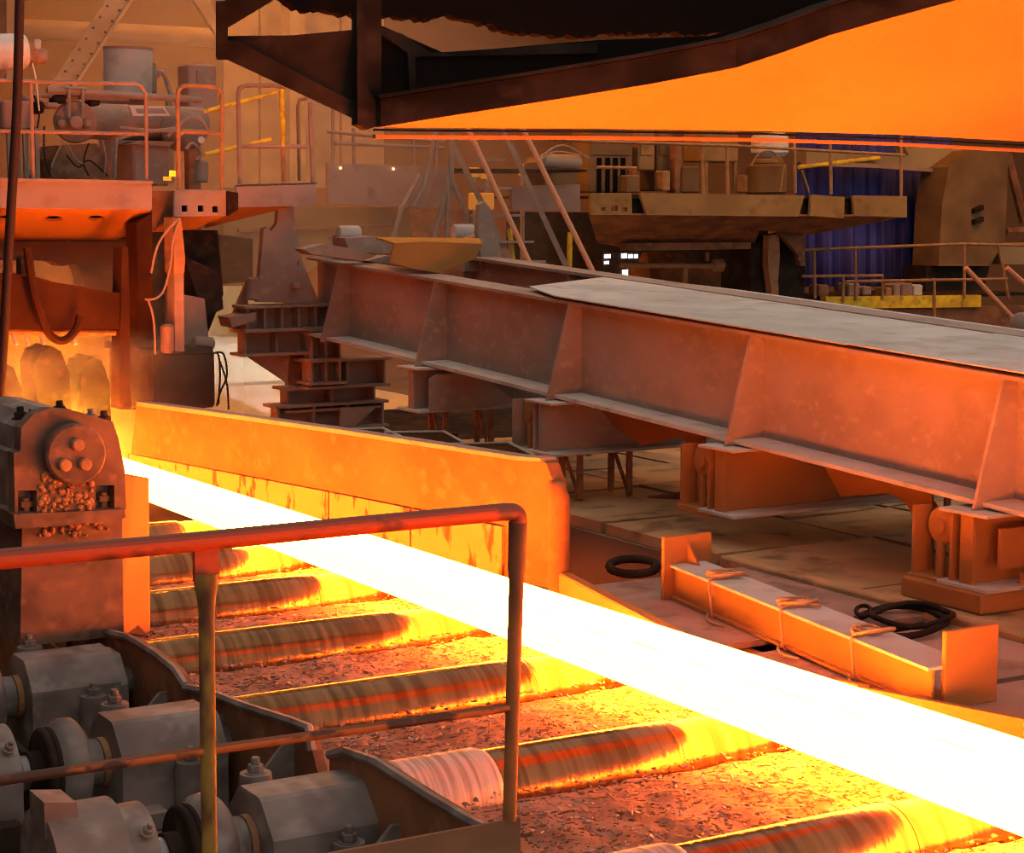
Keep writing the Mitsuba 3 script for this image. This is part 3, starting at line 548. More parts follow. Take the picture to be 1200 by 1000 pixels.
# ---------------------------------------------------------------- hood over the table
hd = thing('hood', 'dark overhead hood with a curved plate glowing orange underneath', 'hood')
hO = YP(430, 152, 8.07); hn = unit(V(0, -.34, -1))
edge = [(436, 149), (530, 134), (640, 117), (750, 99), (850, 80), (905, 62), (960, 42), (1030, 22), (1100, 3), (1200, -22), (1300, -45)]
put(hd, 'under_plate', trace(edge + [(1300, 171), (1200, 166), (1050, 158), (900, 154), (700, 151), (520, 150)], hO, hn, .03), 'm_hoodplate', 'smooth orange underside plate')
far = [hit(a, b, hO, hn) for a, b in ((440, 152), (520, 153), (700, 154), (900, 157), (1050, 162), (1200, 170), (1300, 176))]
put(hd, 'lip', tube([p + V(0, .02, -.0) for p in far], .006, 6), 'm_hooddark', 'dark red edge lip')
put(hd, 'lip_flange', cat([hull([q + V(0, dy, dz) for q in (a, b) for dy in (.0, .03) for dz in (-.04, -.022)]) for a, b in zip(far[:-1], far[1:])]), 'm_hoodplate')
pts = [hit(a, b, hO, hn) for a, b in edge]
put(hd, 'edge_beam', cat([hull([q + V(d * .02, d * -.05, z) for q in (a, b) for d in (0, 1) for z in (-.0, .125)]) for a, b in zip(pts[:-1], pts[1:])]), 'm_hooddark', 'dark curved edge beam')
put(hd, 'edge_angle', cat([hull([q + V(0, d, z) for q in (a, b) for d in (-.075, .06) for z in (.125, .14)]) for a, b in zip(pts[:-1], pts[1:])]), 'm_hooddark')
# side panel rising to the left, posts, cover with a ragged edge
lO, ln = hO, unit(V(-.35, -1, -.25))
put(hd, 'side_panel', trace([(264, 43), (345, 42), (432, 34), (434, 140), (420, 134), (268, 58)], lO + V(0, .06, 0), ln, .02), 'm_hooddark', 'dark mesh side panel')
put(hd, 'side_beam', trace([(258, 48), (278, 48), (434, 130), (432, 149), (420, 142), (266, 70), (258, 70)], lO, ln, .06), 'm_hooddark', 'rusty sloping side beam')
put(hd, 'corner_post', trace([(418, -40), (447, -40), (447, 146), (430, 152), (418, 146)], lO - V(0, .05, 0), unit(V(-.2, -1, 0)), .09), 'm_hooddark')
put(hd, 'corner_strap', trace([(418, -40), (430, -40), (431, 150), (419, 146)], lO - V(0, .065, 0), unit(V(-.2, -1, 0)), .015), 'm_hooddark')
put(hd, 'end_post', trace([(254, 4), (267, 4), (267, 70), (254, 70)], lO - V(0, .02, 0), ln, .08), 'm_hooddark')
put(hd, 'top_beam', trace([(254, 14), (266, 2), (310, -20), (345, -20), (318, 2), (268, 32), (256, 32)], lO - V(0, .01, 0), ln, .08), 'm_hooddark')
iO = hO + V(0, .10, .10)
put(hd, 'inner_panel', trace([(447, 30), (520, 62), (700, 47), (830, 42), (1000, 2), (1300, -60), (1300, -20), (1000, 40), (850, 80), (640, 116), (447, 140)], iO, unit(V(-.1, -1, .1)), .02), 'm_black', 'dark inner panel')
put(hd, 'inner_angle', trace([(447, 32), (472, 40), (506, 62), (700, 49), (700, 62), (487, 66), (487, 110), (480, 110), (478, 62), (447, 40)], iO - V(0, .03, 0), unit(V(-.1, -1, .1)), .05), 'm_hooddark')
r = np.random.default_rng(12); rag = []
for x in np.arange(318, 1300, 5.0):
    base = np.interp(x, [318, 345, 430, 440, 470, 495, 530, 570, 600, 650, 700, 740, 830, 860, 1000, 1300], [-10, 10, 20, 18, 20, 24, 18, 28, 37, 42, 42, 39, 40, 40, 30, 10])
    rag.append((x, base + r.uniform(-3, 3)))
put(hd, 'ragged_cover', trace(rag + [(1300, -160), (318, -160)], hO + V(0, .45, 0), unit(V(-.15, -1, 0)), .10), 'm_black', 'black ragged cover above')

# ---------------------------------------------------------------- left mill platform
def railing(name, label, y, lines, posts, r=.024, m='m_pink', m2=None):
    k = thing(name, label, 'railing')
    for L in lines: put(k, 'rail', pxtube(L, y, r * mpp(YP(*L[0], y)) / .0085), m, smooth=40)
    for L in posts: put(k, 'post', pxtube(L, y, r * mpp(YP(*L[0], y)) / .0085), m2 or m, smooth=40)
    return k
def blockpx(l, t, r, b, y, d, bev=.02, lean=0):
    p, q = YP(l, b, y), YP(r, t, y); zz = YP((l + r) / 2, t, y)[2]; z0 = YP((l + r) / 2, b, y)[2]
    return box(p[0], q[0], y, y + d, z0, zz, bev)
def cpx(x0, y0, x1, y1, r, y, dy=0, sides=24, b=0): # cylinder between two pixels, r in pixels
    p, q = YP(x0, y0, y), YP(x1, y1, y + dy); return cyl(p, q, r * mpp(p), sides, b * mpp(p))
def hose(pix, y, r, n=5): return pxtube(pix, y, r * mpp(YP(*pix[0], y)), n, 7)
yl = 17.8
mp = thing('mill_platform', 'pinkish steel work platform above the mill stand at upper left', 'platform')
put(mp, 'fascia', tY([(-80, 208), (178, 213), (178, 246), (-80, 243)], yl, .06), 'm_fascia')
put(mp, 'fascia_lip', hull([YP(a, b, yl - .03) + V(0, d, 0) for a, b in ((-80, 207), (179, 212), (179, 216), (-80, 211)) for d in (0, .08)]), 'm_fascia')
ua, ub, uc = YP(-80, 243, yl + .03), YP(178, 246, yl + .03), YP(60, 286, yl + 1.0)
un = unit(np.cross(ub - ua, uc - ua))
ell = lambda cx_, cy_, a, b: [(cx_ + a * math.cos(t), cy_ + b * math.sin(t)) for t in np.linspace(0, 2 * math.pi, 18, endpoint=False)]
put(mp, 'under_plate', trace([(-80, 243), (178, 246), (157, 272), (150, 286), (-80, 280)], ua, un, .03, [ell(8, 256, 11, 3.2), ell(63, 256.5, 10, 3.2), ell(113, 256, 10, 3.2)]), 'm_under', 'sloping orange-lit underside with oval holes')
put(mp, 'under_back', trace([(-80, 243), (178, 246), (157, 272), (150, 286), (-80, 280)], ua + V(0, .12, .03), un, .03), 'm_black')
put(mp, 'deck', box(YP(-80, 208, yl)[0], YP(178, 213, yl)[0], yl + .06, yl + 3.6, YP(60, 214, yl)[2], YP(60, 211, yl)[2]), 'm_dark')
put(mp, 'side_post', tY([(155, 268), (178, 246), (178, 300), (176, 480), (160, 480), (156, 300)], yl + .9, .3), 'm_rust')
railing('guardrail', 'pinkish guardrail on the mill platform at upper left', yl + .02, [[(-80, 92), (100, 97), (158, 98), (166, 101), (171, 110), (172, 211)], [(-80, 152), (170, 157)]], [[(36, 96), (39, 209)]], .020)
bx = thing('box_step', 'small steel box step with three square holes beside the mill platform', 'platform')
put(bx, 'front', tY([(205, 223), (264, 223), (265, 253), (204, 254)], yl - .1, .04, [rc(213, 241, 220, 248), rc(232, 241, 239, 248), rc(249, 242, 256, 249)]), 'm_fascia')
put(bx, 'inner', tY([(206, 224), (264, 224), (264, 252), (206, 252)], yl + .25, .04), 'm_black')
put(bx, 'top', hull([YP(a, b, y) for a, b, y in ((205, 223, yl - .1), (264, 223, yl - .1), (205, 222, yl + 1.2), (264, 222, yl + 1.2), (205, 225, yl - .1), (264, 225, yl - .1))]), 'm_pink')
put(bx, 'side', tX([(265, 224), (277, 226), (277, 246), (265, 253)], XP(265, 240, YP(265, 240, yl - .1)[0])[0] + .01, .02), 'm_dark')
put(bx, 'web', tY([(178, 224), (206, 224), (205, 254), (178, 272)], yl + .3, .05), 'm_rust')
put(bx, 'brace', trace([(178, 272), (205, 254), (262, 254), (230, 268), (200, 272)], YP(205, 254, yl - .05), un, .02), 'm_plate')
railing('guardrail', 'yellow-brown hoop guardrail on the box step with square holes', yl - .05, [[(210, 223), (208, 118), (209, 106), (214, 101), (224, 100), (246, 101), (255, 103), (260, 111), (260, 223)], [(210, 158), (215, 154), (260, 156)]], [], .022, 'm_orangerust')
railing('guardrail', 'guardrail with a bright yellow post left of the dark hood corner', yl + .6, [[(281, 216), (279, 112), (281, 103), (288, 100), (318, 100), (334, 102)], [(282, 171), (360, 172)]], [[(363, 120), (367, 214)]], .022, 'm_pink')
yp2 = solo('yellow_post', pxtube([(330, 104), (332, 160), (331, 172)], yl + .6, .027), 'm_yellow', 'bright yellow upright post on the guardrail left of the hood', 'post', smooth=40)
put(yp2, 'lower_post', pxtube([(331, 172), (333, 213)], yl + .6, .022), 'm_orangerust', 'rusty lower half')
railing('guardrail', 'short rusty hoop guardrail beside the platform gap', yl + 1.2, [[(351, 212), (349, 125), (351, 117), (359, 115)]], [], .018, 'm_orangerust')
for i, L in enumerate(([(238, 131), (325, 108)], [(240, 181), (318, 163)])):
    solo('stair_rail', pxtube(L, yl + .62, .02), 'm_yellow', ('upper', 'lower')[i] + ' yellow sloping stair rail behind the hoop guardrail', 'rail', smooth=40)
wp = thing('walkway', 'pink steel walkway edge right of the box step', 'platform')
put(wp, 'fascia', tY([(277, 217), (370, 214), (371, 241), (278, 243)], yl + .5, .05), 'm_fascia')
put(wp, 'deck', hull([YP(a, b, y) for a, b, y in ((277, 217, yl + .5), (370, 214, yl + .5), (277, 219, yl + .5), (370, 216, yl + .5), (290, 216, yl + 2), (372, 214, yl + 2))]), 'm_dark')
put(wp, 'underside', trace([(278, 243), (340, 243), (262, 262), (240, 268), (256, 250)], YP(278, 243, yl + .55), un, .03), 'm_plate')

# machinery standing on the platform
ym = yl + 1.3
mc = thing('mill_drive', 'large dusty horizontal drive cylinder with round flange behind the guardrail', 'machine')
put(mc, 'cylinder', cpx(95, 142, 238, 146, 21, ym + .3, .1, 32, 3), 'm_dust', smooth=40)
put(mc, 'flange', cyl(YP(88, 143, ym - .12), YP(88, 143, ym + .1), 25 * mpp(YP(88, 143, ym)), 32, .02), 'm_pink', smooth=30)
put(mc, 'nose', cyl(YP(89, 144, ym - .3), YP(89, 144, ym - .1), 8 * mpp(YP(88, 143, ym)), 20, .02), 'm_pink', smooth=30)
for a, b, c, d in ((69, 140, 78, 150), (99, 140, 108, 150)): put(mc, 'clamp', blockpx(a, b, c, d, ym - .22, .1), 'm_pink')
for a in (81, 97): put(mc, 'stud', cpx(a, 104, a, 138, 1.8, ym - .25, 0, 8), 'm_dust')
put(mc, 'base', tY([(58, 209), (62, 186), (72, 170), (112, 168), (122, 180), (128, 209)], ym - .1, .7), 'm_rust')
put(mc, 'head_frame', blockpx(76, 101, 104, 106, ym - .25, .3), 'm_dust')
put(mc, 'end_bell', lathe([(0, 0), (14 * .008, .0), (23 * .008, .05), (27 * .008, .15), (27 * .008, .3), (0, .3)], YP(228, 152, ym - .1), (-.2, 1, 0), 28), 'm_dust', smooth=40)
put(mc, 'sight_plate', tY([(151, 124), (193, 124), (200, 136), (156, 136)], ym - .2, .04, [[(158, 127), (190, 127), (195, 133), (161, 133)]]), 'm_dustgrey')
put(mc, 'long_bar', pxtube([(55, 106), (235, 117)], ym - .2, .035), 'm_dust', smooth=40)
put(mc, 'long_bar', pxtube([(40, 112), (150, 117)], ym - .1, .02), 'm_dust', smooth=40)
put(mc, 'pedestal', blockpx(157, 168, 198, 218, ym, .6), 'm_dust')
put(mc, 'pedestal_top', tY([(156, 169), (168, 165), (205, 166), (199, 172)], ym - .05, .5), 'm_pink')
for i, L in enumerate(([(134, 209), (136, 170), (140, 163), (170, 155), (205, 150), (215, 140)], [(140, 150), (180, 153), (240, 154)], [(196, 160), (206, 150), (222, 138), (236, 142), (246, 158)], [(218, 175), (226, 168), (236, 180), (230, 188)])):
    put(mc, 'pipe', hose(L, ym - .35, 2.2), 'm_dust', smooth=50)
for i, L in enumerate(([(52, 148), (52, 180), (60, 208)], [(80, 170), (90, 188), (100, 192)], [(78, 182), (92, 196), (105, 188), (126, 206)], [(28, 155), (30, 190), (38, 208)], [(104, 168), (98, 190), (104, 206)], [(72, 168), (64, 186), (60, 196)], [(40, 112), (46, 130), (44, 150)], [(120, 165), (124, 185), (122, 205)])):
    solo('cable', hose(L, ym - .5, 1.1), 'm_dust' if i % 2 else 'm_hose', ('longest cable left of the drive flange', 'cable drooping right under the drive flange', 'lowest wavy cable before the dark drive base', 'cable hanging below the pinkish side cabinet', 'short cable right of the drive flange', 'short cable curling left below the drive flange', 'cable rising beside the valve blocks', 'cable at the right end of the dark drive base')[i], 'cable', smooth=50)
for i, (a, b, c, d) in enumerate(((44, 118, 52, 133), (54, 120, 70, 127), (64, 111, 78, 121), (28, 112, 36, 120), (105, 116, 118, 124))):
    put(mc, 'valve_block', blockpx(a, b, c, d, ym - .3 + .05 * i, .2), ('m_dark', 'm_dust')[i % 2])
put(mc, 'side_cabinet', blockpx(4, 118, 37, 152, ym - .2, .5), 'm_pink')
for a in (12, 22, 31): put(mc, 'cabinet_leg', blockpx(a - 2, 153, a + 2, 209, ym - .15, .05, .005), 'm_dust')
for i in range(3): solo('warning_lamp', cpx(202 - 8 * (i == 1) - 4 * (i == 2), 212 - 5 * (i == 0), 202 - 8 * (i == 1) - 4 * (i == 2), 200 + 7 * (i > 0), 3 + (i == 0), yl + .1, 0, 12), 'm_yellow', ('larger', 'smallest, left', 'lower')[i] + ' yellow lamp at the foot of the hoop guardrail', 'lamp', emitter=glow((1.6, .65, .02)) if i == 0 else glow((.5, .2, .01)))
put(mc, 'gauge', cyl(YP(236, 164, ym - .4), YP(236, 164, ym - .34), .035, 16), 'm_white', smooth=30)
put(mc, 'pump', cpx(236, 214, 236, 188, 8, ym - .3, 0, 18, 2), 'm_dust', smooth=40)
tk = thing('tank', 'upright grey cylindrical tank behind the mill drive', 'tank')
put(tk, 'shell', cpx(150, 112, 150, 57, 28, yl + 2.6, 0, 40), 'm_dustgrey', smooth=30)
put(tk, 'rim', cpx(150, 59, 150, 56, 29, yl + 2.6, 0, 40), 'm_pink', smooth=30)
put(tk, 'side_bracket', blockpx(177, 72, 184, 110, yl + 2.6, .2), 'm_dust')
cbn = thing('control_box', 'pale box cabinet with a small panel behind the hoop guardrail', 'cabinet')
put(cbn, 'body', blockpx(222, 75, 254, 130, yl + 2.4, .35), 'm_pink')
put(cbn, 'panel', blockpx(231, 82, 245, 98, yl + 2.38, .03, .005), 'm_dust')
solo('lever', hose([(185, 90), (188, 84), (193, 90), (200, 112)], yl + 2.3, 2.4), 'm_dust', 'bent pipe between the tank and the pale cabinet', 'pipe', smooth=50)
mt = thing('motor', 'pale motor with a smaller end cap at the top left corner', 'motor')
put(mt, 'body', cpx(-40, 62, 30, 60, 21, yl + .8, 0, 30, 3), 'm_white', smooth=40)
put(mt, 'neck', cpx(28, 63, 42, 64, 13, yl + .8, 0, 24, 1), 'm_orangerust', smooth=40)
put(mt, 'end_cap', cpx(40, 66, 54, 66, 9, yl + .8, 0, 24, 2), 'm_pink', smooth=40)
put(mt, 'terminal', cpx(44, 58, 44, 46, 4.2, yl + .7, 0, 16, 2), 'm_dustgrey', smooth=40)
put(mt, 'bracket', tY([(-10, 80), (8, 82), (2, 95), (-10, 100)], yl + .8, .1), 'm_pink')
put(mt, 'lead', hose([(38, 74), (42, 92), (44, 110), (46, 130)], yl + .7, 1), 'm_white', smooth=50)
solo('hanging_hose', pxtube([(44, -420), (26, -30), (23, 0), (20, 120), (12, 260), (4, 400), (-2, 480), (-8, 560)], 12.5, 5.6 * mpp(YP(20, 120, 12.5)), 4), 'm_hose', 'thick dark red hose hanging down the left edge of the picture', 'hose', smooth=50)

# roof members behind
db_ = thing('diagonal_brace', 'pale riveted diagonal brace across the top left', 'brace')
put(db_, 'plate', tY([(56, 104), (230, -160), (262, -160), (88, 104)], 27, .04), 'm_beige')
put(db_, 'edge_flange', tY([(84, 104), (257, -160), (262, -160), (88, 104)], 26.9, .14), 'm_beige')
for t in np.linspace(.04, .9, 9):
    for s_ in (-7, 7):
        a, b = 72 + 76 * t + s_, 104 - 118 * t + (2 if s_ > 0 else -3); p = YP(a, b, 26.93); put(db_, 'rivet', cyl(p, p - V(0, .05, 0), .017, 8, .005), 'm_dark')
solo('diagonal_brace', tY([(218, -14), (240, -14), (262, 40), (256, 44)], 27.2, .1), 'm_beige', 'second pale diagonal brace at the top, left of the hood', 'brace')
solo('roof_column', tY([(8, -20), (18, -20), (18, 96), (8, 96)], 27.5, .3), 'm_beige', 'narrow pale column at the top left corner', 'column')
solo('roof_column', tY([(340, -20), (358, -20), (358, 240), (340, 240)], 31, .4), 'm_beige', 'pale column seen through the hood opening at the top', 'column')
solo('overhead_pipe', cat([cpx(-60, 30, 250, 44, 12, 29, 0, 26)]), 'm_beige', 'wide pale horizontal pipe behind the diagonal brace at the top left', 'pipe', smooth=40)
wpn = thing('wall_panel', 'beige sheet wall panels behind the yellow post', 'wall panel')
for a, b in ((262, 305), (306, 352), (353, 400), (401, 452)): put(wpn, 'panel', tY([(a, -30), (b - 2, -30), (b - 2, 220), (a, 220)], 32, .05), 'm_beige')

# ---------------------------------------------------------------- mill stand
ys = 17.5
ms = thing('mill_stand', 'dark rolling mill stand in steam at the left, the slab coming out of it', 'mill stand')
put(ms, 'cross_beam', tY([(-60, 318), (34, 322), (60, 330), (148, 345), (148, 386), (10, 386), (-60, 386)], ys, .35), 'm_mill')
put(ms, 'upper_beam', tY([(-60, 283), (140, 283), (150, 270), (160, 290), (162, 318), (110, 306), (72, 312), (60, 306), (-60, 304)], ys + 1.1, .3), 'm_mill')
put(ms, 'upper_block', tY([(82, 278), (125, 272), (155, 282), (152, 345), (100, 338), (94, 318), (86, 304)], ys + 1.2, .3), 'm_dark')
put(ms, 'frame_post', tY([(143, 290), (150, 290), (154, 480), (140, 480)], ys - .05, .25), 'm_mill')
put(ms, 'frame_post', tY([(160, 262), (178, 250), (180, 480), (166, 480)], ys + .35, .3), 'm_mill')
put(ms, 'back_panel', tY([(148, 270), (255, 270), (262, 345), (240, 400), (200, 480), (148, 480)], ys + 1.2, .2), 'm_dark')
for i, (a, b, w) in enumerate(((8, 428, 18), (62, 408, 20), (112, 420, 17))):
    p = YP(a, b + 30, ys + .25); s_ = mpp(p)
    put(ms, 'guide', prism([(-w * s_, -60 * s_), (-w * s_, 12 * s_), (-w * .7 * s_, 26 * s_), (0, 32 * s_), (w * .5 * s_, 26 * s_), (w * s_, 0), (w * 1.05 * s_, -60 * s_)], p, V(1, 0, 0), V(0, 0, 1), V(0, 1, 0), .5), 'm_dark')
for i, a in enumerate((15, 29, 47, 66, 84)):
    p = YP(a, 391, ys + .1); put(ms, 'spray_jet', cyl(p, p + V(.02, -.05, -.10), .018, 8, .004), 'm_white', 'short white water jet')
put(ms, 'spray_bar', pxtube([(-60, 388), (140, 390)], ys + .1, .03), 'm_orangerust', smooth=40)
put(ms, 'hose', hose([(32, 290), (36, 318), (42, 350), (54, 385), (66, 398), (78, 398), (90, 385), (94, 370)], ys - .15, 5, 6), 'm_mill', 'drooping thick hose', smooth=50)
put(ms, 'hose_clamp', blockpx(26, 300, 40, 324, ys - .12, .2), 'm_dark')
sb = thing('side_housing', 'brown box housing right of the mill stand with a bolted pipe on top', 'housing')
put(sb, 'box', blockpx(176, 412, 252, 480, ys + .1, 1.2, .03), 'm_mill')
put(sb, 'lid', blockpx(174, 408, 250, 416, ys + .05, 1.3, .01), 'm_dark')
put(sb, 'column', tY([(204, 300), (215, 300), (216, 412), (205, 412)], ys, .2), 'm_dust')
put(sb, 'column_head', tY([(203, 255), (212, 255), (217, 302), (216, 320), (204, 320)], ys - .05, .25), 'm_orangerust')
put(sb, 'motor', cpx(196, 414, 196, 380, 8, ys, 0, 20, 3), 'm_pink', smooth=40)
put(sb, 'rear_block', tY([(214, 345), (240, 350), (246, 412), (214, 412)], ys + .5, .5), 'm_dust')
put(sb, 'rear_ring', cpx(226, 402, 250, 403, 8, ys + .4, 0, 20, 2), 'm_dust', smooth=40)
put(sb, 'dark_block', tY([(216, 300), (258, 320), (262, 362), (240, 372), (230, 345)], ys + .7, .4), 'm_dark')
for i, L in enumerate(([(210, 256), (196, 270), (184, 290), (177, 320)], [(211, 256), (203, 280), (200, 310), (192, 340), (182, 350), (170, 351)], [(174, 352), (180, 375), (182, 415)])):
    solo('cable', hose(L, ys - .1, 1.3), 'm_pink', ('left pinkish cable arching below the box step', 'long pinkish cable with a loop below the box step', 'short pinkish cable hanging lowest beside the frame post')[i], 'cable', smooth=50)
for i, L in enumerate(([(250, 414), (256, 416), (258, 440), (256, 474)], [(250, 414), (262, 415), (266, 440), (258, 460), (254, 476)], [(258, 424), (266, 450), (268, 480)])):
    solo('cable', hose(L, ys + .3, 1.2), 'm_hose', ('left dark cable before the bright yard opening', 'bulging dark cable before the bright yard opening', 'short lower dark cable before the bright yard opening')[i], 'cable', smooth=50)
# ducts behind the bracket
dc = thing('duct', 'wide olive horizontal duct behind the notched lug', 'duct')
put(dc, 'body', tY([(262, 262), (310, 243), (480, 243), (480, 284), (400, 290), (340, 335), (262, 335)], 24.5, .9), 'm_olive')
put(dc, 'seam', tY([(280, 268), (480, 262), (480, 265), (280, 272)], 24.45, .05), 'm_dust')
put(dc, 'dark_end', tY([(205, 268), (296, 280), (296, 330), (240, 335), (215, 310)], 23.5, .6), 'm_dark')
solo('dark_housing', tY([(436, 244), (560, 246), (560, 330), (436, 330)], 25.6, .5), 'm_rust', 'dark brown housing under the middle walkway, behind the support rollers', 'housing')

# ---------------------------------------------------------------- middle walkway and stairs
yw = 22.5
mw = thing('walkway', 'middle walkway with a deep pink fascia in the haze right of the hood corner', 'platform')
put(mw, 'fascia', tY([(384, 191), (470, 194), (530, 196), (530, 244), (480, 243), (384, 238)], yw, .06), 'm_pink')
put(mw, 'deck', box(YP(384, 192, yw)[0] + 1.2, YP(690, 192, yw)[0], yw + .06, yw + 2, YP(500, 200, yw)[2], YP(500, 197, yw)[2]), 'm_dark')
put(mw, 'fascia', tY([(600, 218), (680, 216), (680, 248), (600, 246)], yw + .3, .06), 'm_pink')
railing('guardrail', 'dim guardrail on the middle walkway below the hood corner', yw + .02, [[(383, 154), (450, 161), (520, 166)], [(392, 168), (520, 173)]], [[(390, 120), (390, 192)], [(414, 150), (415, 192)], [(484, 155), (485, 194)], [(512, 150), (511, 200), (498, 242)], [(530, 150), (530, 240)]], .018)
for i, (a, b) in enumerate(((399, 197), (461, 198))): solo('wall_lamp', cyl(YP(a, b, yw - .02), YP(a, b, yw - .07), .022, 12), 'm_white', ('left', 'right')[i] + ' small round lamp on the fascia of the middle walkway', 'lamp', emitter=glow((1.5, .8, .4)))
sr = thing('stairs', 'steep steel stairs with bright pink-orange handrails right of the grey pointed lug', 'stairs')
yS = 21.6
for L, n, m in (([(548, 150), (626, 320)], 'handrail', 'm_pink'), ([(612, 150), (698, 325)], 'handrail', 'm_pink')):
    put(sr, n, tube([YP(*L[0], yS), YP(*L[1], yS - .3)], 3.8 * .0095, 10), 'm_handrail', smooth=40)
for L in ([(530, 168), (605, 320)], [(598, 170), (668, 322)]):
    a, b = YP(*L[0], yS + .5), YP(*L[1], yS + .2); put(sr, 'stringer', bar(a, b, .04, .07), 'm_dust')
for L in ([(588, 150), (668, 320)], [(528, 210), (556, 275)]):
    put(sr, 'rear_rail', tube([YP(*L[0], yS + .8), YP(*L[1], yS + .5)], .03, 8), 'm_dust', smooth=40)
for i, (y_, a, b) in enumerate(((186, 555, 592), (219, 562, 600), (251, 550, 612), (282, 582, 626), (305, 592, 640))):
    put(sr, 'tread', hull([YP(c, y_ + d, yS + e) for c in (a, b) for d in (0, 3) for e in (.15, .4)]), 'm_dust')
for L in ([(597, 268), (602, 318)], [(668, 272), (667, 322)]): put(sr, 'stanchion', pxtube(L, yS + .3, .035), 'm_yellow', 'yellow stanchion', smooth=40)
tw = thing('brace_tower', 'hazy braced steel legs left of the stairs', 'frame')
for L in ([(511, 155), (498, 215), (484, 243)], [(492, 205), (470, 245), (460, 282)], [(530, 155), (528, 205), (508, 280)], [(526, 205), (556, 272)], [(524, 200), (524, 280)]): put(tw, 'leg', tube([YP(a, b, 21.9) for a, b in L], .032, 6), 'm_dust')

# ---------------------------------------------------------------- right platform with machines
yR = 24.0
rp = thing('machine_platform', 'brown machine platform with trapezoid fascia below the orange hood', 'platform')
for pix in ([(692, 226), (740, 226), (741, 252), (693, 252)], [(750, 226), (943, 229), (936, 254), (758, 252)], [(951, 228), (990, 231), (989, 256), (949, 253)], [(1000, 229), (1063, 230), (1063, 255), (1001, 253)]):
    put(rp, 'fascia', tY(pix, yR, .06, [rc(704, 243, 709, 247), rc(716, 241, 724, 247), rc(729, 243, 735, 248)] if pix[0][0] == 692 else ()), 'm_ochre_lampcast')
for pix in ([(741, 228), (750, 228), (758, 252), (742, 252)], [(943, 230), (951, 230), (949, 253), (936, 254)], [(990, 232), (1000, 230), (1001, 252), (989, 254)]): put(rp, 'gap_plate', tY(pix, yR + .15, .05), 'm_dark')
put(rp, 'deck', box(YP(692, 230, yR)[0], YP(1060, 230, yR)[0], yR + .06, yR + 3, YP(850, 233, yR)[2], YP(850, 230, yR)[2]), 'm_dark')
ra, rb, rcn = YP(692, 252, yR + .05), YP(936, 254, yR + .05), YP(820, 282, yR + 1.2)
put(rp, 'under_plate', trace([(690, 252), (1062, 254), (950, 275), (890, 270), (882, 292), (740, 292), (700, 285)], ra, unit(np.cross(rb - ra, rcn - ra)), .03), 'm_rust', 'dim underside')
put(rp, 'under_beam', tY([(735, 285), (880, 284), (880, 292), (735, 294)], yR + 1.1, .2), 'm_rust')
railing('guardrail', 'long guardrail on the machine platform right under the hood edge', yR + .02, [[(640, 163), (700, 166), (860, 171), (1060, 182)], [(700, 196), (745, 197)]], [[(823, 171), (824, 228)], [(852, 170), (853, 228)], [(931, 165), (932, 226)], [(973, 165), (974, 228)], [(1056, 160), (1056, 230)]], .017, 'm_orangerust')
ymr = yR + .9
for i, (l, t, r_, b, m, txt) in enumerate(((690, 150, 742, 226, 'm_brown', 'leftmost, tall with narrow dark slots'), (748, 150, 768, 200, 'm_ochre_lampcast', 'narrow pale one'), (770, 150, 790, 224, 'm_brown', 'beside the narrow pale one'), (822, 150, 866, 190, 'm_ochre_lampcast', 'pale raised one left of the round motor'))):
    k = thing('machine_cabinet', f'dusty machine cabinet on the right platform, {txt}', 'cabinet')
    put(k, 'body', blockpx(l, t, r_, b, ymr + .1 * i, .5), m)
    if i == 0:
        for a in (700, 710, 719, 728): put(k, 'slot', blockpx(a, 185, a + 5, 226, ymr - .02, .03, .0), 'm_black')
    if i == 3:
        for a in (826, 860): put(k, 'leg', blockpx(a, 190, a + 4, 228, ymr + .3, .05, 0), 'm_ochre_lampcast')
    else: put(k, 'door', blockpx(l + 3, t + 8, r_ - 3, min(b - 8, 182), ymr + .1 * i - .02, .03, .004), m)
rm = thing('upright_motor', 'round upright motor on the right platform under the hood edge', 'motor')
put(rm, 'body', cpx(898, 228, 898, 192, 24, ymr, 0, 32, 3), 'm_brown', smooth=40)
put(rm, 'dome', cpx(898, 193, 898, 186, 19, ymr, 0, 32, 5), 'm_ochre_lampcast', smooth=40)
put(rm, 'top_drum', cpx(902, 184, 902, 156, 22, ymr + .6, 0, 32, 5), 'm_white', smooth=40)
for L in ([(880, 195), (890, 180), (905, 178), (915, 190)], [(905, 185), (918, 190), (914, 225)], [(940, 200), (945, 215), (948, 226)]): put(rm, 'cable', hose(L, ymr - .6, 1.3), 'm_ochre_lampcast', smooth=50)
for i, (a, b, c, d) in enumerate(((735, 205, 750, 226), (742, 195, 748, 210), (777, 200, 786, 224), (800, 195, 820, 226), (792, 160, 800, 228), (874, 205, 880, 226))):
    solo('machine_part', blockpx(a, b, c, d, ymr - .2 + .05 * i, .25), ('m_brown', 'm_rust', 'm_orangerust')[i % 3], ('short rounded block beside the slotted cabinet', 'small upright block above the rounded one', 'pump block left of the dark gap', 'squat gear block between cabinets', 'thin upright post between cabinets', 'small stub left of the round motor')[i] + ' on the right platform', 'machine part')
fb = thing('fabric_bag', 'rounded sack-like machine cover hanging above the middle walkway', 'cover')
put(fb, 'body', blockpx(632, 184, 680, 246, yw + .9, .5, .08), 'm_brown')
put(fb, 'top', cpx(634, 188, 680, 190, 8, yw + .9, 0, 18, 3), 'm_beige', smooth=40)
for L in ([(636, 182), (660, 170), (690, 186)], [(630, 190), (650, 178), (680, 182)]): put(fb, 'strap', hose(L, yw + .8, 1.2), 'm_beige', smooth=50)
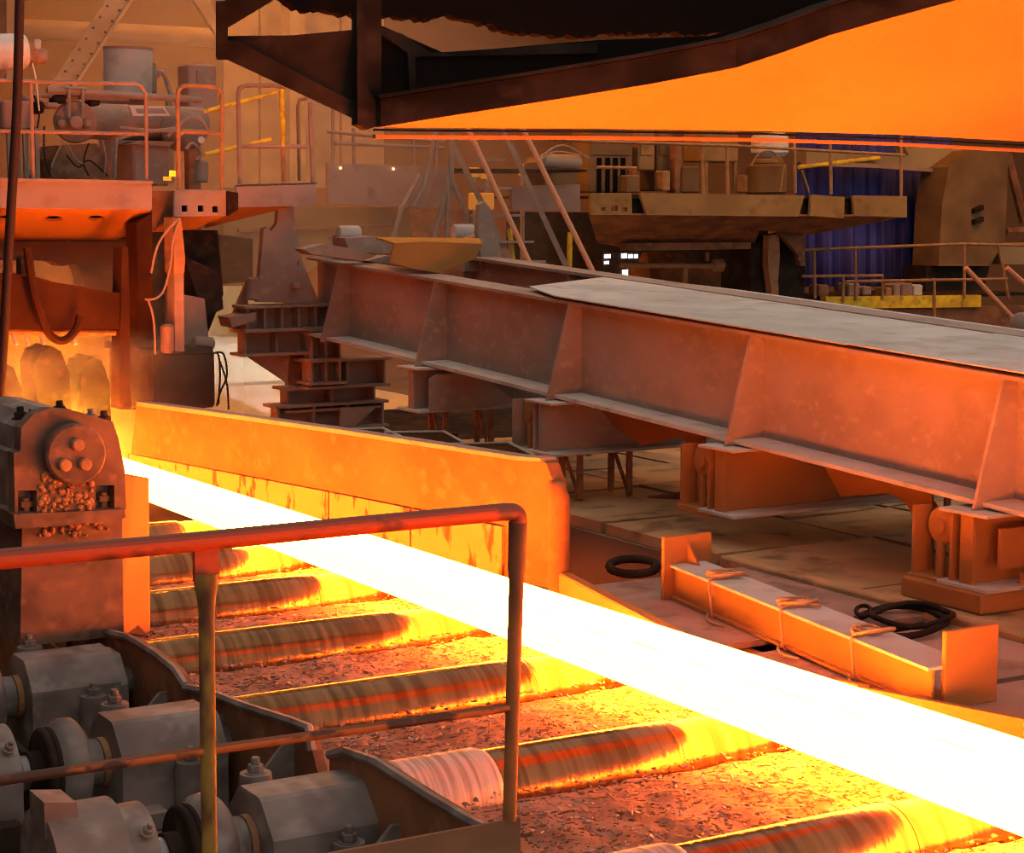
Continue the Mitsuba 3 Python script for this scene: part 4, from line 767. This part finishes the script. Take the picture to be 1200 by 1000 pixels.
for i, (l, t, r_, b) in enumerate(((552, 196, 563, 208), (566, 198, 578, 210), (552, 226, 580, 246), (610, 192, 618, 206))):
    solo('work_lamp', blockpx(l, t, r_, b, 25.5, .1), 'm_brownplate', ('left yellowish lamp box', 'right yellowish lamp box', 'low wide yellowish lamp box', 'dim lamp box beside the right handrail')[i] + ' behind the stairs', 'lamp', emitter=glow((.30, .105, .012)))
# below the right platform
cl = thing('pillar', 'rough brown pillar under the right end of the machine platform', 'pillar')
put(cl, 'core', tY([(880, 285), (940, 272), (944, 300), (940, 420), (880, 420)], yR + 1.3, .6), 'm_dark')
put(cl, 'ridge', tY([(901, 276), (913, 274), (914, 300), (912, 330), (916, 420), (903, 420), (904, 340), (900, 310)], yR + 1.1, .15), 'm_orangerust')
put(cl, 'bracket', tY([(912, 272), (942, 270), (944, 312), (938, 312), (934, 296)], yR + 1.0, .1), 'm_rust')
pp = thing('flanged_pipe', 'horizontal pipe with a round flange under the machine platform', 'pipe')
put(pp, 'pipe', cpx(728, 311, 842, 312, 3.2, yR + 1.8, 0, 14), 'm_orangerust', smooth=40)
put(pp, 'flange', cpx(836, 311, 847, 311, 8, yR + 1.8, 0, 20, 2), 'm_orangerust', smooth=40)
put(pp, 'stub', cpx(829, 296, 829, 306, 2.4, yR + 1.8, 0, 12), 'm_orangerust', smooth=40)
put(pp, 'leg', blockpx(802, 314, 806, 345, yR + 1.8, .05, 0), 'm_orangerust')
solo('low_drum', cpx(752, 305, 800, 306, 9, yR + 3, 0, 20, 3), 'm_rust', 'rusty drum lying behind the flanged pipe', 'drum', smooth=40)
solo('machine_block', blockpx(758, 312, 846, 350, yR + 3.5, .6), 'm_rust', 'brown machine base behind the flanged pipe', 'machine')
solo('recess_shade', tY([(600, 248), (900, 252), (900, 420), (600, 420)], 29.5, .2), 'm_dark', 'dark sheet painted as the shaded recess behind the stairs and the flanged pipe', 'partition')  # flat dark sheet standing for the shade under the platform
lw = thing('lit_window', 'small bright window panes low behind the stairs', 'window')
put(lw, 'frame', tY([(706, 296), (752, 296), (752, 330), (706, 330)], 28.6, .05), 'm_dark')
for a, b, c, d in ((709, 298, 716, 303), (709, 306, 714, 310), (729, 297, 735, 303), (737, 298, 742, 303), (744, 298, 748, 303), (730, 316, 741, 326), (743, 317, 750, 325)):
    put(lw, 'pane', blockpx(a, b, c, d, 28.55, .03, 0), 'm_white', emitter=glow((1.7, 1.7, 1.8)))
# blue tarpaulin
def tarp(pix_l, pix_r, t, b, y, seed):
    n, m_ = 70, 16; rr = np.random.default_rng(seed); ph = rr.random(6) * 6; v = []
    for i in range(n):
        a = pix_l + (pix_r - pix_l) * i / (n - 1)
        d = sum(math.sin(i * w_ + p_) for w_, p_ in zip((.35, .62, .9, 1.4, .21, 1.9), ph)) * .045
        for j in range(m_):
            q = YP(a, t + (b - t) * j / (m_ - 1), y); v.append(q + V(0, d * (.35 + .65 * j / m_), 0))
    v = np.array(v); w_ = v + V(0, .03, 0); idx = np.arange(n * m_).reshape(n, m_); a, b_, c, d = idx[:-1, :-1].ravel(), idx[1:, :-1].ravel(), idx[1:, 1:].ravel(), idx[:-1, 1:].ravel()
    f = np.concatenate([np.stack([a, d, c], -1), np.stack([a, c, b_], -1)]); N = n * m_
    rim = np.concatenate([idx[:, 0], idx[-1, 1:], idx[-2::-1, -1], idx[0, -2:0:-1]]); s_ = []
    for i in range(len(rim)):
        q = rim[(i + 1) % len(rim)]; s_ += [(rim[i], q, rim[i] + N), (q, q + N, rim[i] + N)]
    return trimesh.Trimesh(np.concatenate([v, w_]), np.concatenate([f, f[:, ::-1] + N, np.array(s_)]), process=False)
solo('tarpaulin', tarp(935, 1036, 150, 336, 27.5, 1), 'm_tarp', 'blue tarpaulin hanging in folds behind the right platform, left sheet', 'tarpaulin', smooth=True)
solo('tarpaulin', tarp(1030, 1115, 150, 330, 27.9, 2), 'm_tarp', 'blue tarpaulin, right sheet beside the big brown column', 'tarpaulin', smooth=True)
# right structure
bc = thing('building_column', 'big brown box column at the right edge under the hood', 'column')
put(bc, 'shaft', tY([(1112, 196), (1140, 176), (1182, 174), (1178, 280), (1160, 312), (1100, 312), (1104, 240)], 26.3, .7), 'm_brown')
put(bc, 'rung', tY([(1143, 245), (1153, 240), (1153, 246), (1143, 250)], 26.2, .1), 'm_dark')
put(bc, 'rung', tY([(1143, 258), (1153, 254), (1153, 260), (1143, 263)], 26.2, .1), 'm_dark')
put(bc, 'foot', tY([(1085, 312), (1160, 312), (1150, 350), (1085, 350)], 26.5, .6), 'm_dark')
bk = thing('hood_duct', 'slanted olive duct behind the right guardrail, under the hood', 'duct')
put(bk, 'panel', tY([(945, 190), (1030, 192), (1110, 201), (1140, 176), (1060, 172), (1065, 182), (945, 176)], 26.8, .3), 'm_olive')
put(bk, 'rim', tY([(945, 194), (1030, 197), (1112, 203), (1112, 199), (1030, 192), (945, 189)], 26.7, .15), 'm_pink')
solo('slant_pipe', pxtube([(936, 196), (1030, 185)], 26.72, .04), 'm_yellow', 'pale slanting pipe in front of the olive duct', 'pipe', smooth=40)
for i, L in enumerate(([(1180, 180), (1200, 260)], [(1178, 272), (1220, 270)], [(1090, 200), (1110, 250)])):
    solo('steel_member', tube([YP(a, b, 27) for a, b in L], .09, 6), 'm_rust', ('diagonal brown member at the right edge beside the big column', 'horizontal brown member at the right edge', 'dark diagonal member before the blue tarpaulin')[i], 'steel member')
solo('hopper', tY([(1165, 285), (1215, 285), (1200, 310), (1175, 310)], 26.6, .5), 'm_olive', 'small olive hopper at the right edge above the sloping handrails', 'hopper')
# lower gallery on the right
yg = 25.2
lg_ = thing('gallery', 'low gallery with a yellow edge beam behind the cover sheets at the right', 'platform')
put(lg_, 'edge_beam', tY([(968, 348), (1150, 346), (1150, 360), (968, 362)], yg, .15), 'm_yellow', 'yellow edge beam')
put(lg_, 'skirt', tY([(960, 362), (1215, 358), (1215, 420), (960, 420)], yg + .1, .15), 'm_rust')
put(lg_, 'deck', box(YP(960, 352, yg)[0], YP(1215, 352, yg)[0], yg + .15, yg + 2.2, YP(1050, 352, yg)[2], YP(1050, 349, yg)[2]), 'm_dark')
railing('guardrail', 'orange-lit guardrail on the low gallery in front of the blue tarpaulin', yg - .02, [[(940, 293), (1128, 286), (1215, 288)], [(940, 324), (1034, 323), (1034, 350)], [(990, 330), (1180, 327)]], [[(954, 294), (955, 350)], [(1002, 292), (1003, 352)], [(988, 324), (988, 355)], [(1130, 284), (1130, 350)], [(1095, 326), (1095, 372)], [(1170, 286), (1182, 350)]], .016, 'm_orangerust')
for i, L in enumerate(([(1132, 314), (1190, 376)], [(1180, 314), (1215, 345)])):
    solo('sloping_handrail', pxtube(L, yg - .4, .045), 'm_handrail', ('long bright sloping handrail', 'shorter bright sloping handrail at the very edge') [i] + ' at the right of the gallery', 'handrail', smooth=40)
for i, (l, t, r_, b, m) in enumerate(((994, 332, 1008, 348, 'm_pink'), (1012, 336, 1022, 346, 'm_beige'), (1038, 337, 1046, 348, 'm_orangerust'), (1048, 333, 1056, 348, 'm_beige'), (1057, 332, 1070, 348, 'm_pink'), (1071, 334, 1082, 348, 'm_white'), (960, 334, 972, 348, 'm_orangerust'))):
    solo('crate', blockpx(l, t, r_, b, yg + .5, .3), m, ('pale box left of the middle gallery post', 'small beige box right of the middle gallery post', 'small orange box at the middle of the gallery', 'narrow beige box beside the small orange one', 'largest pinkish box on the gallery', 'white box at the right of the row on the gallery', 'orange box at the far left of the gallery')[i], 'box')
solo('strut_pair', cat([tube([YP(a, b, yg + .3) for a, b in L], .025, 6) for L in ([(1131, 365), (1140, 388)], [(1134, 368), (1160, 390)])]), 'm_yellow', 'pair of thin yellow struts behind the cover sheet at the right', 'strut')
solo('bollard_cap', trimesh.creation.icosphere(3, 14 * mpp(YP(1196, 378, 11.5))).apply_transform(trimesh.transformations.translation_matrix(YP(1197, 380, 11.5))), 'm_pink', 'round orange-pink knob at the right edge above the cover sheets', 'knob', smooth=True)

p = YP(1197, 380, 11.5); put('bollard_cap', 'stem', cyl(p, V(p[0], p[1], -.05), .03, 12), 'm_pink')
# yard outside: shrubs
r = np.random.default_rng(21)
for i, (a, b, s_) in enumerate(((288, 400, 1.2), (312, 425, 1.6), (330, 405, 1.4), (268, 415, 1.1))):
    p = YP(a, b, 47 + i); m = trimesh.creation.icosphere(3, s_); n_ = meshkit.fbm(m.vertices * 2 + i * 5, 3)
    m.vertices *= (.7 + .6 * n_)[:, None]; m.apply_translation(V(p[0], p[1], -.98 + s_ * .7))
    solo('shrub', m, 'm_bush', ('small pale shrub left', 'largest grey-green shrub, in the middle', 'shrub at the right', 'low shrub at the left edge')[i] + ' in the bright yard opening', 'shrub', smooth=True)

# ---------------------------------------------------------------- footings of what stands on decks and floor
dz = YP(60, 211, yl)[2]
def leg(parent, px, py, y, z0, w=.08, m='m_dust', name='support_leg'):
    p = YP(px, py, y); put(parent, name, box(p[0] - w, p[0] + w, y + .02, y + .02 + 2 * w, z0, p[2]), m)
leg(tk, 150, 109, yl + 2.6, dz, .2); leg(cbn, 228, 129, yl + 2.45, -.95, .07, 'm_rust')
leg('lever', 200, 111, yl + 2.3, dz, .03)
for k_, px, py, y in (('duct', 350, 330, 24.8), ('dark_housing', 500, 328, 25.7), ('lit_window', 730, 329, 28.6), ('flanged_pipe', 804, 344, yR + 1.8), ('machine_block', 800, 349, yR + 3.6), ('low_drum', 770, 313, yR + 3), ('gallery', 1000, 400, yg + .3), ('gallery', 1180, 400, yg + .3), ('building_column', 1120, 348, 26.7)): leg(k_, px, py, y, -.98, .12, 'm_rust')
for px, py in ((626, 318), (698, 322), (602, 318)): leg('stairs', px, py, yS - .2 if px != 602 else yS + .3, -.98, .05, 'm_rust')
leg('tarpaulin', 985, 330, 27.6, -.98, .05, 'm_rust', 'weight'); leg('tarpaulin_001', 1075, 326, 28.0, -.98, .05, 'm_rust', 'weight')

# ---------------------------------------------------------------- steam at the mill, haze in the hall behind
def fog(name, lo, hi, medium, label, cat_):
    lo, hi = V(*lo), V(*hi); k = thing(name, label, cat_); labels[k]['kind'] = 'stuff'
    T = mi.ScalarTransform4f().translate(((lo + hi) / 2).tolist()).scale(((hi - lo) / 2).tolist())
    scene[k] = {'type': 'cube', 'to_world': T, 'bsdf': {'type': 'null'}, 'interior': medium}
sl, sh_ = (4.5, 17.0, -.4), (7.1, 20.9, 2.25)
n = (36, 48, 40)
gz, gy, gx = np.meshgrid(*[np.linspace(0, 1, q) for q in n[::-1]], indexing='ij')
P = np.stack([gx * 2.6, gy * 3.9, gz * 2.7], -1)
d = meshkit.fbm(P * 1.9 + 3, 4); d = np.clip((d - .36) / .34, 0, 1)
fade = np.clip(gx / .12, 0, 1) * np.clip((1 - gx) / .22, 0, 1) * np.clip(gy / .18, 0, 1) * np.clip((1 - gz) / .25, 0, 1)
d = (.25 + .75 * d) * fade * (1.1 - .35 * gz)
zz_ = sl[2] + gz * (sh_[2] - sl[2]); d = d * np.clip(np.maximum((gy - .24) / .08, (1.25 - zz_) / .2), 0, 1)
vol = mi.VolumeGrid(np.ascontiguousarray(d[..., None], dtype=np.float32))
scene_T = mi.ScalarTransform4f().translate(list(sl)).scale([sh_[i] - sl[i] for i in range(3)])
fog('steam', sl, sh_, {'type': 'heterogeneous', 'albedo': {'type': 'rgb', 'value': [.95, .84, .62]}, 'scale': 2.6, 'sigma_t': {'type': 'gridvolume', 'grid': vol, 'to_world': scene_T}}, 'glowing orange steam rising around the mill stand at the left', 'steam')  # warm albedo puts part of the orange glow into the steam colour
fog('haze', (7.4, 21.1, -.9), (13.2, 33.8, 9.4), {'type': 'homogeneous', 'albedo': {'type': 'rgb', 'value': [.95, .88, .8]}, 'sigma_t': {'type': 'rgb', 'value': [.055, .055, .055]}}, 'thin warm haze in the hall behind the girders', 'haze')

for k_, px, py, y in (('sloping_handrail_001', 1214, 346, yg - .4), ('sloping_handrail', 1189, 376, yg - .4), ('work_lamp', 557, 206, 25.5), ('work_lamp_001', 572, 208, 25.5), ('work_lamp_002', 566, 244, 25.5), ('work_lamp_003', 614, 205, 25.5)): leg(k_, px, py, y, -.98, .025, 'm_dust', 'post')
leg('cable_006', 44, 148, ym - .5, dz, .02, 'm_dust', 'clip')
